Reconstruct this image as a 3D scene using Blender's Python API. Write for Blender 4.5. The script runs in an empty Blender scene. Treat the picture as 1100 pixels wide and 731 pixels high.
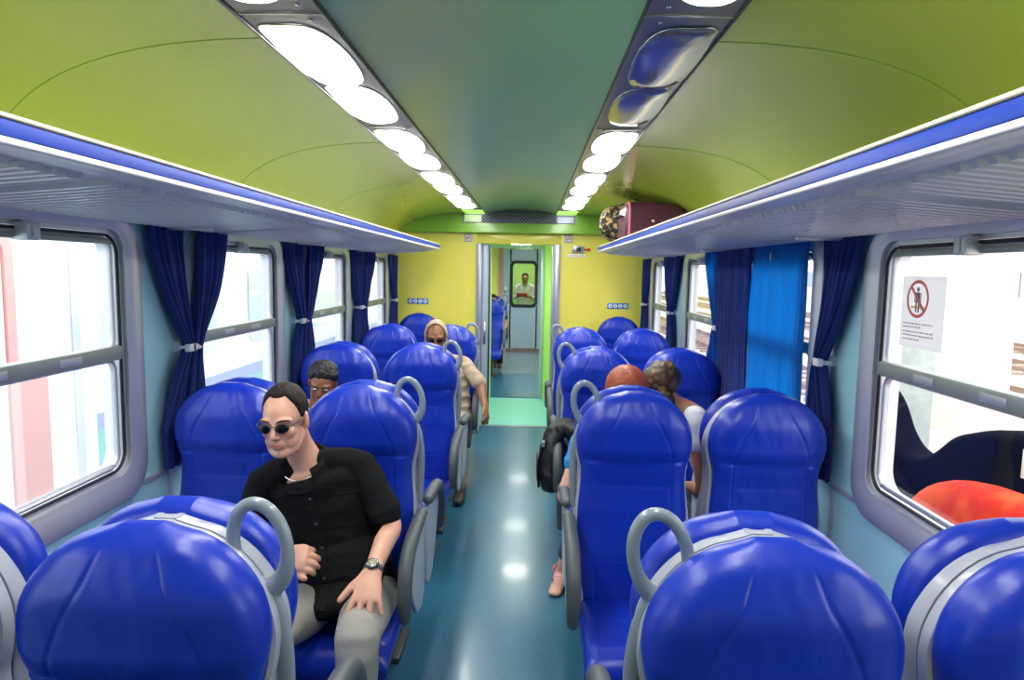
import bpy, bmesh, math, random
import numpy as np
from mathutils import Vector, Matrix, noise
from math import sin, cos, pi, radians as R, sqrt, exp
random.seed(7)
SC = bpy.context.scene
COL = SC.collection

# ------------------------------------------------------------------ materials
def mat(name, col, rough=.5, metal=0, spec=.5, coat=0, bump=None, var=None, trans=0, sub=0, sheen=0):
    m = bpy.data.materials.new(name); m.use_nodes = True
    nt = m.node_tree; b = nt.nodes['Principled BSDF']
    b.inputs['Base Color'].default_value = (*col, 1)
    b.inputs['Roughness'].default_value = rough
    b.inputs['Metallic'].default_value = metal
    b.inputs['Specular IOR Level'].default_value = spec
    b.inputs['Coat Weight'].default_value = coat
    b.inputs['Coat Roughness'].default_value = .08
    if sub:
        b.inputs['Subsurface Weight'].default_value = sub
        b.inputs['Subsurface Scale'].default_value = .01
        b.inputs['Subsurface Radius'].default_value = (1, .35, .2)
    if sheen: b.inputs['Sheen Weight'].default_value = sheen
    tc = nt.nodes.new('ShaderNodeTexCoord')
    if bump:
        sc_, st, di = bump
        n = nt.nodes.new('ShaderNodeTexNoise'); n.inputs['Scale'].default_value = sc_; n.inputs['Detail'].default_value = 4
        bp = nt.nodes.new('ShaderNodeBump'); bp.inputs['Strength'].default_value = st; bp.inputs['Distance'].default_value = di
        nt.links.new(tc.outputs['Object'], n.inputs['Vector']); nt.links.new(n.outputs['Fac'], bp.inputs['Height'])
        nt.links.new(bp.outputs['Normal'], b.inputs['Normal'])
    if var:
        sc_, c2, lo, hi = var
        n = nt.nodes.new('ShaderNodeTexNoise'); n.inputs['Scale'].default_value = sc_; n.inputs['Detail'].default_value = 5
        rp = nt.nodes.new('ShaderNodeValToRGB')
        rp.color_ramp.elements[0].position = lo; rp.color_ramp.elements[0].color = (*col, 1)
        rp.color_ramp.elements[1].position = hi; rp.color_ramp.elements[1].color = (*c2, 1)
        nt.links.new(tc.outputs['Object'], n.inputs['Vector']); nt.links.new(n.outputs['Fac'], rp.inputs['Fac'])
        nt.links.new(rp.outputs['Color'], b.inputs['Base Color'])
    if trans:
        out = nt.nodes['Material Output']
        t = nt.nodes.new('ShaderNodeBsdfTranslucent'); t.inputs['Color'].default_value = (min(.9,col[0]*3), min(.9,col[1]*4), min(.9,col[2]*2.2), 1)
        mx = nt.nodes.new('ShaderNodeMixShader'); mx.inputs['Fac'].default_value = trans
        nt.links.new(b.outputs[0], mx.inputs[1]); nt.links.new(t.outputs[0], mx.inputs[2]); nt.links.new(mx.outputs[0], out.inputs['Surface'])
    return m
def emit(name, col, s):
    m = bpy.data.materials.new(name); m.use_nodes = True; nt = m.node_tree
    b = nt.nodes['Principled BSDF']; b.inputs['Base Color'].default_value = (.9,.9,.9,1)
    b.inputs['Emission Color'].default_value = (*col, 1); b.inputs['Emission Strength'].default_value = s
    return m
def glass(name, tint=(1,1,1), gl=.08, haze=0):
    m = bpy.data.materials.new(name); m.use_nodes = True; nt = m.node_tree
    for n in list(nt.nodes): nt.nodes.remove(n)
    out = nt.nodes.new('ShaderNodeOutputMaterial')
    tr = nt.nodes.new('ShaderNodeBsdfTransparent'); tr.inputs['Color'].default_value = (*tint, 1)
    g = nt.nodes.new('ShaderNodeBsdfGlossy'); g.inputs['Roughness'].default_value = .02
    lw = nt.nodes.new('ShaderNodeLayerWeight'); pw = nt.nodes.new('ShaderNodeMath'); pw.operation = 'POWER'; pw.inputs[1].default_value = 5
    fr = nt.nodes.new('ShaderNodeMath'); fr.operation = 'MULTIPLY_ADD'; fr.inputs[1].default_value = .85; fr.inputs[2].default_value = .03
    nt.links.new(lw.outputs['Facing'], pw.inputs[0]); nt.links.new(pw.outputs[0], fr.inputs[0])
    mx = nt.nodes.new('ShaderNodeMixShader')
    nt.links.new(fr.outputs[0], mx.inputs[0]); nt.links.new(tr.outputs[0], mx.inputs[1]); nt.links.new(g.outputs[0], mx.inputs[2])
    last = mx
    if haze:
        d = nt.nodes.new('ShaderNodeBsdfTranslucent'); d.inputs['Color'].default_value = (.9,.9,.9,1)
        m2 = nt.nodes.new('ShaderNodeMixShader'); m2.inputs[0].default_value = haze
        nt.links.new(mx.outputs[0], m2.inputs[1]); nt.links.new(d.outputs[0], m2.inputs[2]); last = m2
    nt.links.new(last.outputs[0], out.inputs['Surface'])
    return m

M = {}
M['seat'] = mat('blue_leatherette', (.004,.026,.37), .33, spec=.5, bump=(9,.28,.012), var=(3,(.006,.036,.46),.35,.7))
M['shell'] = mat('grey_shell', (.40,.43,.50), .32, coat=.25)
M['handle'] = mat('grey_handle', (.22,.27,.33), .28, coat=.4)
M['arm'] = mat('armrest_rubber', (.075,.09,.095), .5)
M['base'] = mat('dark_frame', (.05,.055,.06), .5)
M['ceil'] = mat('lime_paint', (.40,.50,.045), .22, coat=.35, bump=(1.2,.12,.05))
M['ceilmid'] = mat('sage_reflect_paint', (.42,.58,.26), .24, coat=.15, bump=(1.5,.12,.05))  # greyed green: panel paint with some floor reflection mixed into the colour
M['green'] = mat('green_paint', (.22,.46,.035), .25, coat=.3)
M['yellow'] = mat('yellow_laminate', (.84,.76,.11), .3, coat=.2)
M['lime'] = mat('lime_laminate', (.60,.88,.28), .3)
M['wall'] = mat('light_blue_laminate', (.40,.74,.85), .4)
M['alu'] = mat('aluminium', (.60,.61,.66), .38, metal=.55, bump=(60,.03,.002))
M['alud'] = mat('anodised_rail', (.36,.40,.37), .45, metal=.4)
M['rubber'] = mat('black_rubber', (.015,.015,.017), .5)
M['rack'] = mat('rack_white', (.62,.61,.66), .4, coat=.1)
M['rackblue'] = mat('rack_blue_strip', (.002,.035,.32), .45, spec=.2)
M['cream'] = mat('cream_edge', (.80,.74,.52), .4)
M['lampbody'] = mat('lamp_housing', (.075,.075,.105), .28, coat=.1)
M['lampedge'] = mat('lamp_edge', (.02,.02,.02), .3)
M['lens_on'] = emit('lit_diffuser', (1,.98,.94), 20)
M['lens_off'] = mat('unlit_diffuser', (.16,.155,.18), .1, coat=.8)
M['floor'] = mat('speckled_vinyl', (.020,.120,.210), .26, coat=.15, bump=(200,.05,.001), var=(160,(.06,.22,.30),.45,.75))
M['mat'] = mat('ribbed_green_mat', (.25,.68,.66), .45)
M['white'] = mat('white_plastic', (.85,.85,.87), .4)
M['curtain'] = mat('navy_curtain', (.010,.035,.24), .8, trans=.35, bump=(30,.15,.004), sheen=.2)
M['curtain_backlit'] = mat('backlit_curtain', (.012,.13,.52), .8, trans=.6, bump=(30,.15,.004))  # same navy cloth, glow of the window behind put into a brighter blue
M['doorgrey'] = mat('door_grey_blue', (.42,.52,.62), .35, metal=.1)
M['steel'] = mat('door_frame_steel', (.36,.38,.46), .3, metal=.5)
M['glass'] = glass('clear_glass')
M['glass_haze'] = glass('hazed_glass', haze=.12)  # white translucency mixed in as painted haze, whitening the view outside
M['skin_light'] = mat('skin_fair', (.66,.36,.25), .45, sub=.15, bump=(180,.12,.001), var=(14,(.56,.27,.19),.45,.75))
M['skin_pale'] = mat('skin_pale', (.72,.42,.31), .5, sub=.1)
M['skin_tan'] = mat('skin_tan', (.50,.22,.12), .5, sub=.1)
M['skin_brown'] = mat('skin_brown', (.24,.09,.04), .42)
M['lips'] = mat('lips', (.50,.20,.16), .45)
M['hair_dark'] = mat('dark_brown_hair', (.014,.008,.006), .65, spec=.25, bump=(120,.8,.004))
M['hair_black'] = mat('black_hair', (.006,.006,.007), .55, bump=(90,.9,.006))
M['hair_orange'] = mat('auburn_hair', (.30,.055,.012), .5, bump=(90,.7,.004))
M['hair_streak'] = mat('streaked_hair', (.03,.015,.008), .5, bump=(90,.8,.004), var=(22,(.22,.12,.04),.45,.75))
M['shirt_black'] = mat('black_cotton', (.004,.004,.0045), .85, spec=.2, bump=(14,.5,.02))
M['pants'] = mat('grey_khaki', (.30,.29,.26), .85, bump=(12,.5,.02))
M['beige'] = mat('beige_cotton', (.42,.33,.22), .85, bump=(20,.5,.02))
M['turq'] = mat('turquoise_cotton', (.01,.26,.62), .8)
M['whitecloth'] = mat('white_cotton', (.78,.79,.83), .8, bump=(18,.3,.01))
M['denim'] = mat('denim', (.04,.07,.14), .85, bump=(20,.3,.01))
M['pinkcheck'] = mat('red_white_print', (.75,.72,.74), .8, var=(60,(.55,.05,.12),.5,.54))
M['blackgloss'] = mat('black_gloss', (.004,.004,.004), .08)
M['blackbag'] = mat('black_nylon', (.010,.010,.012), .55, bump=(18,.8,.02))
M['silver'] = mat('silver', (.7,.7,.7), .25, metal=1)
M['pink'] = mat('pink_rubber', (.75,.28,.36), .5)
M['purple'] = mat('aubergine_shell', (.085,.012,.045), .35, coat=.2)
M['purplefront'] = mat('rose_trim', (.40,.11,.16), .5)
M['camo'] = mat('camouflage_cloth', (.012,.012,.010), .8, var=(26,(.42,.30,.10),.50,.60), bump=(20,.6,.02))
M['red'] = mat('red_plastic', (.65,.02,.02), .35)
M['signblue'] = mat('sign_blue', (.02,.20,.60), .4)
M['signwhite'] = mat('sign_white', (.88,.88,.88), .4)
M['signblack'] = mat('sign_black', (.02,.02,.02), .4)
M['signgreen'] = mat('sign_green', (.0,.30,.12), .4)
M['shoe'] = mat('dark_leather_shoe', (.03,.025,.02), .5)

# ------------------------------------------------------------------ helpers
def link(o, parent=None):
    COL.objects.link(o)
    if parent is not None: o.parent = parent
    return o
def mk(name, V, F, m, parent=None, smooth=True, fm=None):
    me = bpy.data.meshes.new(name)
    me.from_pydata([tuple(map(float, v)) for v in V], [], [tuple(f) for f in F]); me.update()
    ms = m if isinstance(m, (list, tuple)) else [m]
    for x in ms: me.materials.append(x)
    if fm: me.polygons.foreach_set('material_index', fm)
    if smooth: me.polygons.foreach_set('use_smooth', [True]*len(me.polygons))
    return link(bpy.data.objects.new(name, me), parent)
class G:
    """collects closed pieces of one part"""
    def __init__(s): s.V = []; s.F = []; s.m = []
    def add(s, V, F, mi=0):
        k = len(s.V); s.V += [tuple(v) for v in V]; s.F += [tuple(i+k for i in f) for f in F]; s.m += [mi]*len(F); return s
    def box(s, a, b, mi=0, rot=None, bev=0, seg=2):
        bm = bmesh.new(); bmesh.ops.create_cube(bm, size=1)
        c = [(a[i]+b[i])/2 for i in range(3)]; d = [abs(b[i]-a[i]) for i in range(3)]
        for v in bm.verts: v.co = Vector((v.co.x*d[0], v.co.y*d[1], v.co.z*d[2]))
        if bev: bmesh.ops.bevel(bm, geom=list(bm.edges), offset=bev, segments=seg, profile=.5, affect='EDGES')
        bm.verts.index_update()
        V = []
        for v in bm.verts:
            q = v.co
            if rot is not None: q = rot @ q
            V.append((q.x+c[0], q.y+c[1], q.z+c[2]))
        s.add(V, [[v.index for v in f.verts] for f in bm.faces], mi); bm.free(); return s
    def loft(s, rings, mi=0, closed=False):
        n = len(rings[0]); V = [p for r in rings for p in r]; F = []
        m = len(rings)
        for i in range(m if closed else m-1):
            i2 = (i+1) % m
            for j in range(n):
                j2 = (j+1) % n
                F.append((i*n+j, i*n+j2, i2*n+j2, i2*n+j))
        if not closed:
            F.append(tuple(reversed(range(n)))); F.append(tuple((m-1)*n+j for j in range(n)))
        return s.add(V, F, mi)
    def limb(s, pts, rad, n=16, side=None, mi=0, sub=5, cap=True):
        P = [Vector(p) for p in pts]
        RR = [(r, r) if not isinstance(r, (tuple, list)) else tuple(r) for r in rad]
        Q = []; q = []
        for i in range(len(P)-1):
            p0 = P[max(i-1,0)]; p1 = P[i]; p2 = P[i+1]; p3 = P[min(i+2,len(P)-1)]
            for k in range(sub):
                t = k/sub
                Q.append(.5*((2*p1)+(p2-p0)*t+(2*p0-5*p1+4*p2-p3)*t*t+(3*p1-p0-3*p2+p3)*t**3))
                q.append(tuple(RR[i][a]*(1-t)+RR[i+1][a]*t for a in (0,1)))
        Q.append(P[-1]); q.append(RR[-1])
        T = []
        for i in range(len(Q)):
            d = Q[min(i+1,len(Q)-1)]-Q[max(i-1,0)]
            T.append(d.normalized() if d.length > 1e-9 else Vector((0,0,1)))
        if side is None:
            sd = T[0].orthogonal().normalized()
        else: sd = Vector(side)
        C_ = []
        if cap:
            for a in (80, 55, 30): C_.append((Q[0]-T[0]*min(q[0])*sin(R(a)), T[0], (q[0][0]*cos(R(a)), q[0][1]*cos(R(a)))))
        for i in range(len(Q)): C_.append((Q[i], T[i], q[i]))
        if cap:
            for a in (30, 55, 80): C_.append((Q[-1]+T[-1]*min(q[-1])*sin(R(a)), T[-1], (q[-1][0]*cos(R(a)), q[-1][1]*cos(R(a)))))
        rings = []
        for c, t, r in C_:
            u = (sd - t*sd.dot(t))
            if u.length < 1e-4: u = t.orthogonal()
            u.normalize(); v = t.cross(u); 
            if side is None: sd = u
            rings.append([tuple(c+u*(r[0]*cos(2*pi*j/n))+v*(r[1]*sin(2*pi*j/n))) for j in range(n)])
        return s.loft(rings, mi)
    def ell(s, c, r, rot=None, n=20, mi=0):
        rings = []
        m = n//2
        for i in range(1, m):
            a = pi*i/m; ring = []
            for j in range(n):
                b = 2*pi*j/n; v = Vector((r[0]*sin(a)*cos(b), r[1]*sin(a)*sin(b), -r[2]*cos(a)))
                if rot is not None: v = rot @ v
                ring.append((v.x+c[0], v.y+c[1], v.z+c[2]))
            rings.append(ring)
        return s.loft(rings, mi)
    def ext(s, poly, axis, a, b, mi=0):
        """extrude a 2-D polygon along an axis (0,1,2)"""
        def P(p, t):
            q = list(p); q.insert(axis, t); return tuple(q)
        return s.loft([[P(p, a) for p in poly], [P(p, b) for p in poly]], mi)
    def torus_path(s, pts, r, n=10, mi=0, closed=True):
        P = [Vector(p) for p in pts]; rings = []; L = len(P)
        sd = None
        for i in range(L):
            t = ((P[(i+1) % L]-P[i-1]) if closed else (P[min(i+1,L-1)]-P[max(i-1,0)])).normalized()
            rr = r[i] if isinstance(r, (list,)) else r
            ra, rb = rr if isinstance(rr, tuple) else (rr, rr)
            u = Vector((0,1,0)); u = (u-t*u.dot(t)); 
            if u.length < .05: u = t.orthogonal()
            u.normalize(); v = t.cross(u)
            rings.append([tuple(P[i]+u*ra*cos(2*pi*j/n)+v*rb*sin(2*pi*j/n)) for j in range(n)])
        return s.loft(rings, mi, closed)
    def xf(s, Mx, start=0):
        for i in range(start, len(s.V)): s.V[i] = tuple(Mx @ Vector(s.V[i]))
        return s
    def build(s, name, m, parent=None, smooth=True, sharp=None):
        o = mk(name, s.V, s.F, m, parent, smooth, s.m if isinstance(m, (list, tuple)) else None)
        bm = bmesh.new(); bm.from_mesh(o.data); bmesh.ops.recalc_face_normals(bm, faces=bm.faces)
        bm.to_mesh(o.data); bm.free()
        if smooth: 
            try: o.data.set_sharp_from_angle(angle=R(sharp or 40))
            except Exception: pass
        return o
TS = bpy.data.scenes.new('workshop')
def fuse(g, name, m, parent, vox, it=4, wr=None, fac=.6):
    """one continuous surface out of overlapping closed pieces"""
    t = mk('tmp', g.V, g.F, m, None)
    COL.objects.unlink(t); TS.collection.objects.link(t)
    bm = bmesh.new(); bm.from_mesh(t.data); bmesh.ops.recalc_face_normals(bm, faces=bm.faces); bm.to_mesh(t.data); bm.free()
    r = t.modifiers.new('r', 'REMESH'); r.mode = 'VOXEL'; r.voxel_size = vox; r.use_smooth_shade = True
    if it:
        q = t.modifiers.new('s', 'SMOOTH'); q.factor = fac; q.iterations = it
    TS.view_layers[0].update(); dg = TS.view_layers[0].depsgraph
    me = bpy.data.meshes.new_from_object(t.evaluated_get(dg))
    bpy.data.objects.remove(t)
    me.name = name
    if not me.materials: me.materials.append(m)
    if wr:
        amp, sc_, st = wr
        nv = len(me.vertices); nr = [0.0]*(nv*3); me.vertex_normals.foreach_get('vector', nr)
        for i_, v in enumerate(me.vertices):
            c = v.co.copy(); w = noise.noise(Vector((c.x*sc_*st[0]+3, c.y*sc_*st[1], c.z*sc_*st[2])))
            w = 1-abs(w)*2.2
            v.co = c + Vector(nr[3*i_:3*i_+3])*(amp*w)
    me.polygons.foreach_set('use_smooth', [True]*len(me.polygons))
    return link(bpy.data.objects.new(name, me), parent)
def tag(o, label=None, cat=None, group=None, kind=None):
    if label: o['label'] = label
    if cat: o['category'] = cat
    if group: o['group'] = group
    if kind: o['kind'] = kind
    return o
def thing(name, loc, label, cat, group=None, rz=0):
    o = bpy.data.objects.new(name, None); o.location = loc; o.rotation_euler = (0,0,rz); link(o)
    return tag(o, label, cat, group)
def struct(o): o['kind'] = 'structure'; return o
def copy_tree(o, parent=None):
    c = o.copy(); COL.objects.link(c); c.parent = parent
    for ch in o.children: copy_tree(ch, c)
    return c
def rrect(a0, a1, b0, b1, r, n=6):
    out = []
    for (ca, cb, s0) in ((a1-r, b1-r, 0), (a0+r, b1-r, 90), (a0+r, b0+r, 180), (a1-r, b0+r, 270)):
        for k in range(n+1):
            t = R(s0+90*k/n); out.append((ca+r*cos(t), cb+r*sin(t)))
    return out
def interp(tab, z):
    if z <= tab[0][0]: return tab[0][1]
    for (a, x), (b, y) in zip(tab, tab[1:]):
        if z <= b:
            t = (z-a)/(b-a); t = t*t*(3-2*t); return x+(y-x)*t
    return tab[-1][1]

# ------------------------------------------------------------------ camera (values measured from the perspective of the carriage)
f, PI_, YA, RO, CX, H = 720, .102, .027, .0171, .13, 1.779
fw = Vector((-sin(YA)*cos(PI_), cos(YA)*cos(PI_), -sin(PI_)))
rt = Vector((cos(YA), sin(YA), 0)); up = rt.cross(fw)
r2 = rt*cos(RO)+up*sin(RO); u2 = up*cos(RO)-rt*sin(RO)
cam = bpy.data.objects.new('camera', bpy.data.cameras.new('camera')); link(cam)
cam.matrix_world = Matrix(((r2.x,u2.x,-fw.x,CX),(r2.y,u2.y,-fw.y,0),(r2.z,u2.z,-fw.z,H),(0,0,0,1)))
cam.data.sensor_width = 36; cam.data.lens = f/1100*36; cam.data.clip_start = .02
SC.camera = cam

# ------------------------------------------------------------------ constants
W = 1.413; YEND = 7.56; YB = -1.6
PIL = [1.254+1.514*k for k in range(-1, 4)]      # pillar / seat-back planes  (-0.26, 1.254, 2.768, 4.282, 5.796)
PILW = PIL+[7.31]
# ------------------------------------------------------------------ room shell
g = G(); g.box((-1.45,YB,-.05),(1.45,YEND,0)); struct(g.build('floor', M['floor'], smooth=False))
wins = []                                         # glass openings along Y
for a, b in zip(PILW, PILW[1:]): wins.append((a+.30, b-.30))
wins = wins[:-1]+[(PILW[4]+.30, 7.02)]
ZB, ZT = 1.0, 1.895
def side_wall(s, name):
    g = G(); x0, x1 = s*W, s*(W+.07)
    g.box((x0,YB,0),(x1,YEND,ZB)); g.box((x0,YB,ZT),(x1,YEND,2.2))
    y = YB
    for a, b in wins:
        g.box((x0,y,ZB),(x1,a,ZT)); y = b
    g.box((x0,y,ZB),(x1,YEND,ZT))
    return struct(g.build(name, M['wall'], smooth=False))
side_wall(-1, 'wall_left'); side_wall(1, 'wall_right')
g = G(); g.box((-1.48,YB-.06,0),(1.48,YB,2.5)); struct(g.build('wall_back', M['yellow'], smooth=False))
# end wall with the door opening X -.40 .. .40
g = G()
g.box((-1.45,YEND,0),(-.49,YEND+.06,2.22)); g.box((.455,YEND,0),(1.45,YEND+.06,2.22)); g.box((-.49,YEND,2.085),(.455,YEND+.06,2.22))
struct(g.build('wall_end', M['yellow'], smooth=False))
# ceiling: side coves, lamp shelf, shallow vault in the middle
def cove(t):
    pts = [(.61,2.408),(.75,2.402),(.92,2.385),(1.08,2.35),(1.22,2.295),(1.33,2.215),(1.395,2.12),(1.42,2.0)]
    return pts
def strip_surface(name, prof, y0, y1, m, th=.02, ny=24):
    """extruded open profile with thickness upwards"""
    g = G(); n = len(prof)
    lower = [(x, z) for x, z in prof]; upper = [(x*1.0, z+th) for x, z in reversed(prof)]
    g.ext(lower+upper, 1, y0, y1)
    return g.build(name, m, sharp=50)
def smoothprof(pts, k=5):
    out = []
    P = [Vector((p[0],p[1],0)) for p in pts]
    for i in range(len(P)-1):
        p0=P[max(i-1,0)];p1=P[i];p2=P[i+1];p3=P[min(i+2,len(P)-1)]
        for j in range(k):
            t=j/k; q=.5*((2*p1)+(p2-p0)*t+(2*p0-5*p1+4*p2-p3)*t*t+(3*p1-p0-3*p2+p3)*t**3); out.append((q.x,q.y))
    out.append(pts[-1]); return out
YC = 7.47
for s in (-1, 1):
    pr = [(s*x, z) for x, z in smoothprof(cove(0))]
    o = struct(strip_surface('ceiling_cove', pr, YB, YC, M['ceil'])); o.name = 'ceiling'
mid = [(-.392+.784*i/24, 2.408+.055*(1-((i-12)/12)**2)) for i in range(25)]
o = struct(strip_surface('ceiling', mid, YB, YC, M['ceilmid']))
# thin joints in the coves
g = G()
for s in (-1, 1):
    for y in (1.9, 3.4, 4.95):
        pr = smoothprof(cove(0))
        g.torus_path([(s*x, y, z-.0005) for x, z in pr], .0016, 6, closed=False)
struct(g.build('trim_1', M['green']))
# bulkhead above the end wall
g = G(); g.box((-1.45,YC,2.205),(1.45,YEND+.06,2.52), bev=0)
struct(g.build('trim_2', M['green'], smooth=False))
g = G(); g.box((-1.4,YC-.012,2.20),(1.4,YEND,2.212), bev=.004); struct(g.build('trim_4', M['green']))
# ------------------------------------------------------------------ perforated grille
def grille():
    t = thing('ventilation_grille', (0,YC-.008,2.295), 'wide perforated metal ventilation grille above the end door', 'vent')
    g = G()
    def bar(a, b, w=.0019): g.torus_path([a, b], w, 6, closed=False)
    x0, x1, z0, z1 = -.64, .60, .012, .105
    nx = 62
    for i in range(nx):
        xa = x0+(x1-x0)*i/nx; xb = xa+(x1-x0)/nx
        for k in range(5):
            za = z0+(z1-z0)*k/5; zb = za+(z1-z0)/5
            if (i+k) % 2: bar((xa,0,za),(xb,0,zb))
            else: bar((xa,0,zb),(xb,0,za))
    g.build('mesh', M['shell'], t)
    g = G(); g.box((x0,.001,z0),(x1,.003,z1)); 
    g.build('backing', M['base'], t, smooth=False)
    g = G()
    for k in range(36):
        xa = -.39+.78*k/36; xb = xa+.78/36; 
        zt = lambda x: .108+.050*(1-(x/.39)**2)
        zz = lambda x, q: .112+(zt(x)-.108)*q
        for q in (0, 1):
            bar((xa,0,zz(xa,q*.5)),(xb,0,zz(xb,q*.5+.5))) if (k+q) % 2 else bar((xa,0,zz(xa,q*.5+.5)),(xb,0,zz(xb,q*.5)))
    g.build('arched_mesh', M['shell'], t)
    g = G(); g.ext([(-.39,.112),(.39,.112)]+[(.39-.78*i/16, .112+.05*(1-((.39-.78*i/16)/.39)**2)) for i in range(1,16)], 1, .001, .003)
    g.build('backing', M['base'], t, smooth=False)
    g = G(); g.box((-.62,-.004,.02),(-.43,.002,.095)); g.build('blanking_plate', M['ceilmid'], t, smooth=False)
    g = G(); g.box((.40,-.004,.02),(.585,.002,.085)); g.build('blanking_plate', M['shell'], t, smooth=False)
grille()

# ------------------------------------------------------------------ windows
def ring_frame(s, a, b, parent):
    """rounded aluminium surround: loops of rounded rectangles at different insets and depths"""
    g = G()
    prof = [(-.115, 0), (-.115, .022), (-.100, .032), (-.045, .034), (-.028, .026), (-.012, .022), (-.012, .004), (.002, .002), (.003, -.072), (-.004,-.074)]
    rings = []
    for ins, dep in prof:
        x = s*(W-dep)
        pl = rrect(a+ins*1.0, b-ins*1.0, ZB+ins*(1.0 if True else 1), min(ZT-ins*1.0, 1.945+ins*.0) if ins < 0 else ZT-ins, max(.02, .075-ins*.5), 7)
        rings.append([(x, y, z) for y, z in pl])
    rings.append(rings[0]); 
    g.loft(rings[:-1], closed=True)
    return g.build('window_frame', M['alu'], parent, sharp=35)
def seal(s, a, b, parent, z0, z1, ins, dep, r, m, name):
    g = G(); x = s*(W-dep)
    pl = rrect(a+ins, b-ins, z0+ins, z1-ins, r, 6)
    g.torus_path([(x, y, z) for y, z in pl], (.006,.006), 6)
    return g.build(name, m, parent)
wn = 0
def window(s, a, b, hazy):
    global wn; wn += 1
    t = bpy.data.objects.new('window_%d' % wn, None); t.location = (0,0,0); link(t); struct(t)
    ring_frame(s, a, b, t)
    seal(s, a, b, t, ZB, ZT, .010, 0.006, .07, M['rubber'], 'rubber_seal')
    # upper sliding sash and lower fixed pane
    g = G(); x = s*(W+.012)
    for z0, z1 in ((1.45, ZT-.012), (ZB+.012, 1.44)):
        pl = rrect(a+.028, b-.028, z0+.012, z1-.012, .045 , 5)
        g.torus_path([(x, y, z) for y, z in pl], (.010,.013), 8)
    g.build('sash_frame', M['alu'], t)
    g = G(); g.box((s*(W-.012),a+.005,1.425),(s*(W+.03),b-.005,1.478), bev=.005)
    r = g.build('mid_rail', M['alud'], t)
    g = G()
    for c in (.32, .68):
        y = a+(b-a)*c; g.box((s*(W-.0145),y-.055,1.438),(s*(W-.0115),y+.055,1.464), bev=.001)
    g.build('rail_grip_plate', M['alu'], r)
    g = G(); g.box((s*(W-.006),a+.10,1.853),(s*(W+.02),b-.02,1.872), bev=.004)
    h = g.build('top_bar', M['alud'], t)
    c = a+(b-a)*.48
    g = G(); g.box((s*(W-.05),c-.028,1.848),(s*(W+.01),c+.028,1.905), bev=.006); g.box((s*(W-.056),c-.012,1.857),(s*(W-.048),c+.012,1.895), bev=.003)
    g.build('sash_latch', M['alu'], h)
    g = G(); g.box((s*(W+.018),a,1.46),(s*(W+.022),b,ZT)); g.build('upper_pane', M['glass'], t, smooth=False)
    g = G(); g.box((s*(W+.026),a,ZB),(s*(W+.030),b,1.45)); g.build('lower_pane', M['glass_haze'] if hazy else M['glass'], t, smooth=False)
    return t
for s in (-1, 1):
    for k, (a, b) in enumerate(wins): window(s, a, b, s < 0)
# prohibition notice stuck on the first right window
def sign_notice():
    t = thing('prohibition_notice', (W+.016, 2.27, 1.66), 'white prohibition notice with red circle and walking figure, stuck on right window glass', 'sign')
    # local x -> into the room is -X; build in YZ;  image left is larger Y
    def pl(pts, m, name, dx, parent=t):
        g = G(); g.ext([(y, z) for y, z in pts], 0, -dx, -dx+.0006); return g.build(name, m, parent, smooth=False)
    pl(rrect(-.13,.115,-.115,.125,.004,2), mat('notice_paper',(.80,.80,.82),.6,trans=.5), 'notice_sheet', .0006)
    cy, cz = .02, .05
    g = G(); g.torus_path([(-.002, cy+.058*cos(2*pi*i/40), cz+.058*sin(2*pi*i/40)) for i in range(40)], (.005,.001), 6)
    # torus_path's first radius follows Y; keep it a flat band instead
    g = G()
    V=[];F=[]
    for i in range(48):
        a_=2*pi*i/48
        for rr in (.053,.064): V.append((-.0016, cy+rr*cos(a_), cz+rr*sin(a_)))
    for i in range(48): j=(i+1)%48; F.append((2*i,2*i+1,2*j+1,2*j))
    g.add(V,F)
    d=.055*sqrt(.5); w=.0042
    g.add([(-.0017,cy+d+w,cz+d-w),(-.0017,cy+d-w,cz+d+w),(-.0017,cy-d-w,cz-d+w),(-.0017,cy-d+w,cz-d-w)],[(0,1,2,3)])
    g.build('red_ring', mat('faded_red',(.75,.16,.16),.5), t, smooth=False)
    g = G()
    def q(y0,y1,z0,z1): g.add([(-.0013,cy+y0,cz+z0),(-.0013,cy+y1,cz+z0),(-.0013,cy+y1,cz+z1),(-.0013,cy+y0,cz+z1)],[(0,1,2,3)])
    q(-.012,.012,-.012,.022); q(-.011,-.003,-.045,-.012); q(.003,.011,-.045,-.012); q(-.019,-.014,-.012,.020); q(.014,.019,-.012,.020)
    g.add([(-.0013,cy+.008*cos(2*pi*i/16),cz+.032+.008*sin(2*pi*i/16)) for i in range(16)],[tuple(range(16))])
    g.build('walking_figure', mat('faded_black',(.10,.10,.12),.5), t, smooth=False)
    g = G(); g.add([(-.0011,cy-.045,cz-.032),(-.0011,cy+.04,cz-.032),(-.0011,cy+.036,cz-.024),(-.0011,cy-.040,cz-.024)],[(0,1,2,3)])
    g.build('yellow_line', mat('faded_yellow',(.85,.62,.20),.5), t, smooth=False)
    g = G(); rr_ = random.Random(3)
    for z in (-.036,-.048,-.064,-.076,-.090):
        y = .096; end = y-(.17 if z not in (-.048,-.090) else .10)
        while y > end:
            w_ = .008+.014*rr_.random()
            g.add([(-.0016,y,z),(-.0016,y-w_,z),(-.0016,y-w_,z+.0045),(-.0016,y,z+.0045)],[(0,1,2,3)]); y -= w_+.004
    g.build('small_print', mat('notice_text',(.42,.42,.45),.6), t, smooth=False)
sign_notice()
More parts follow.
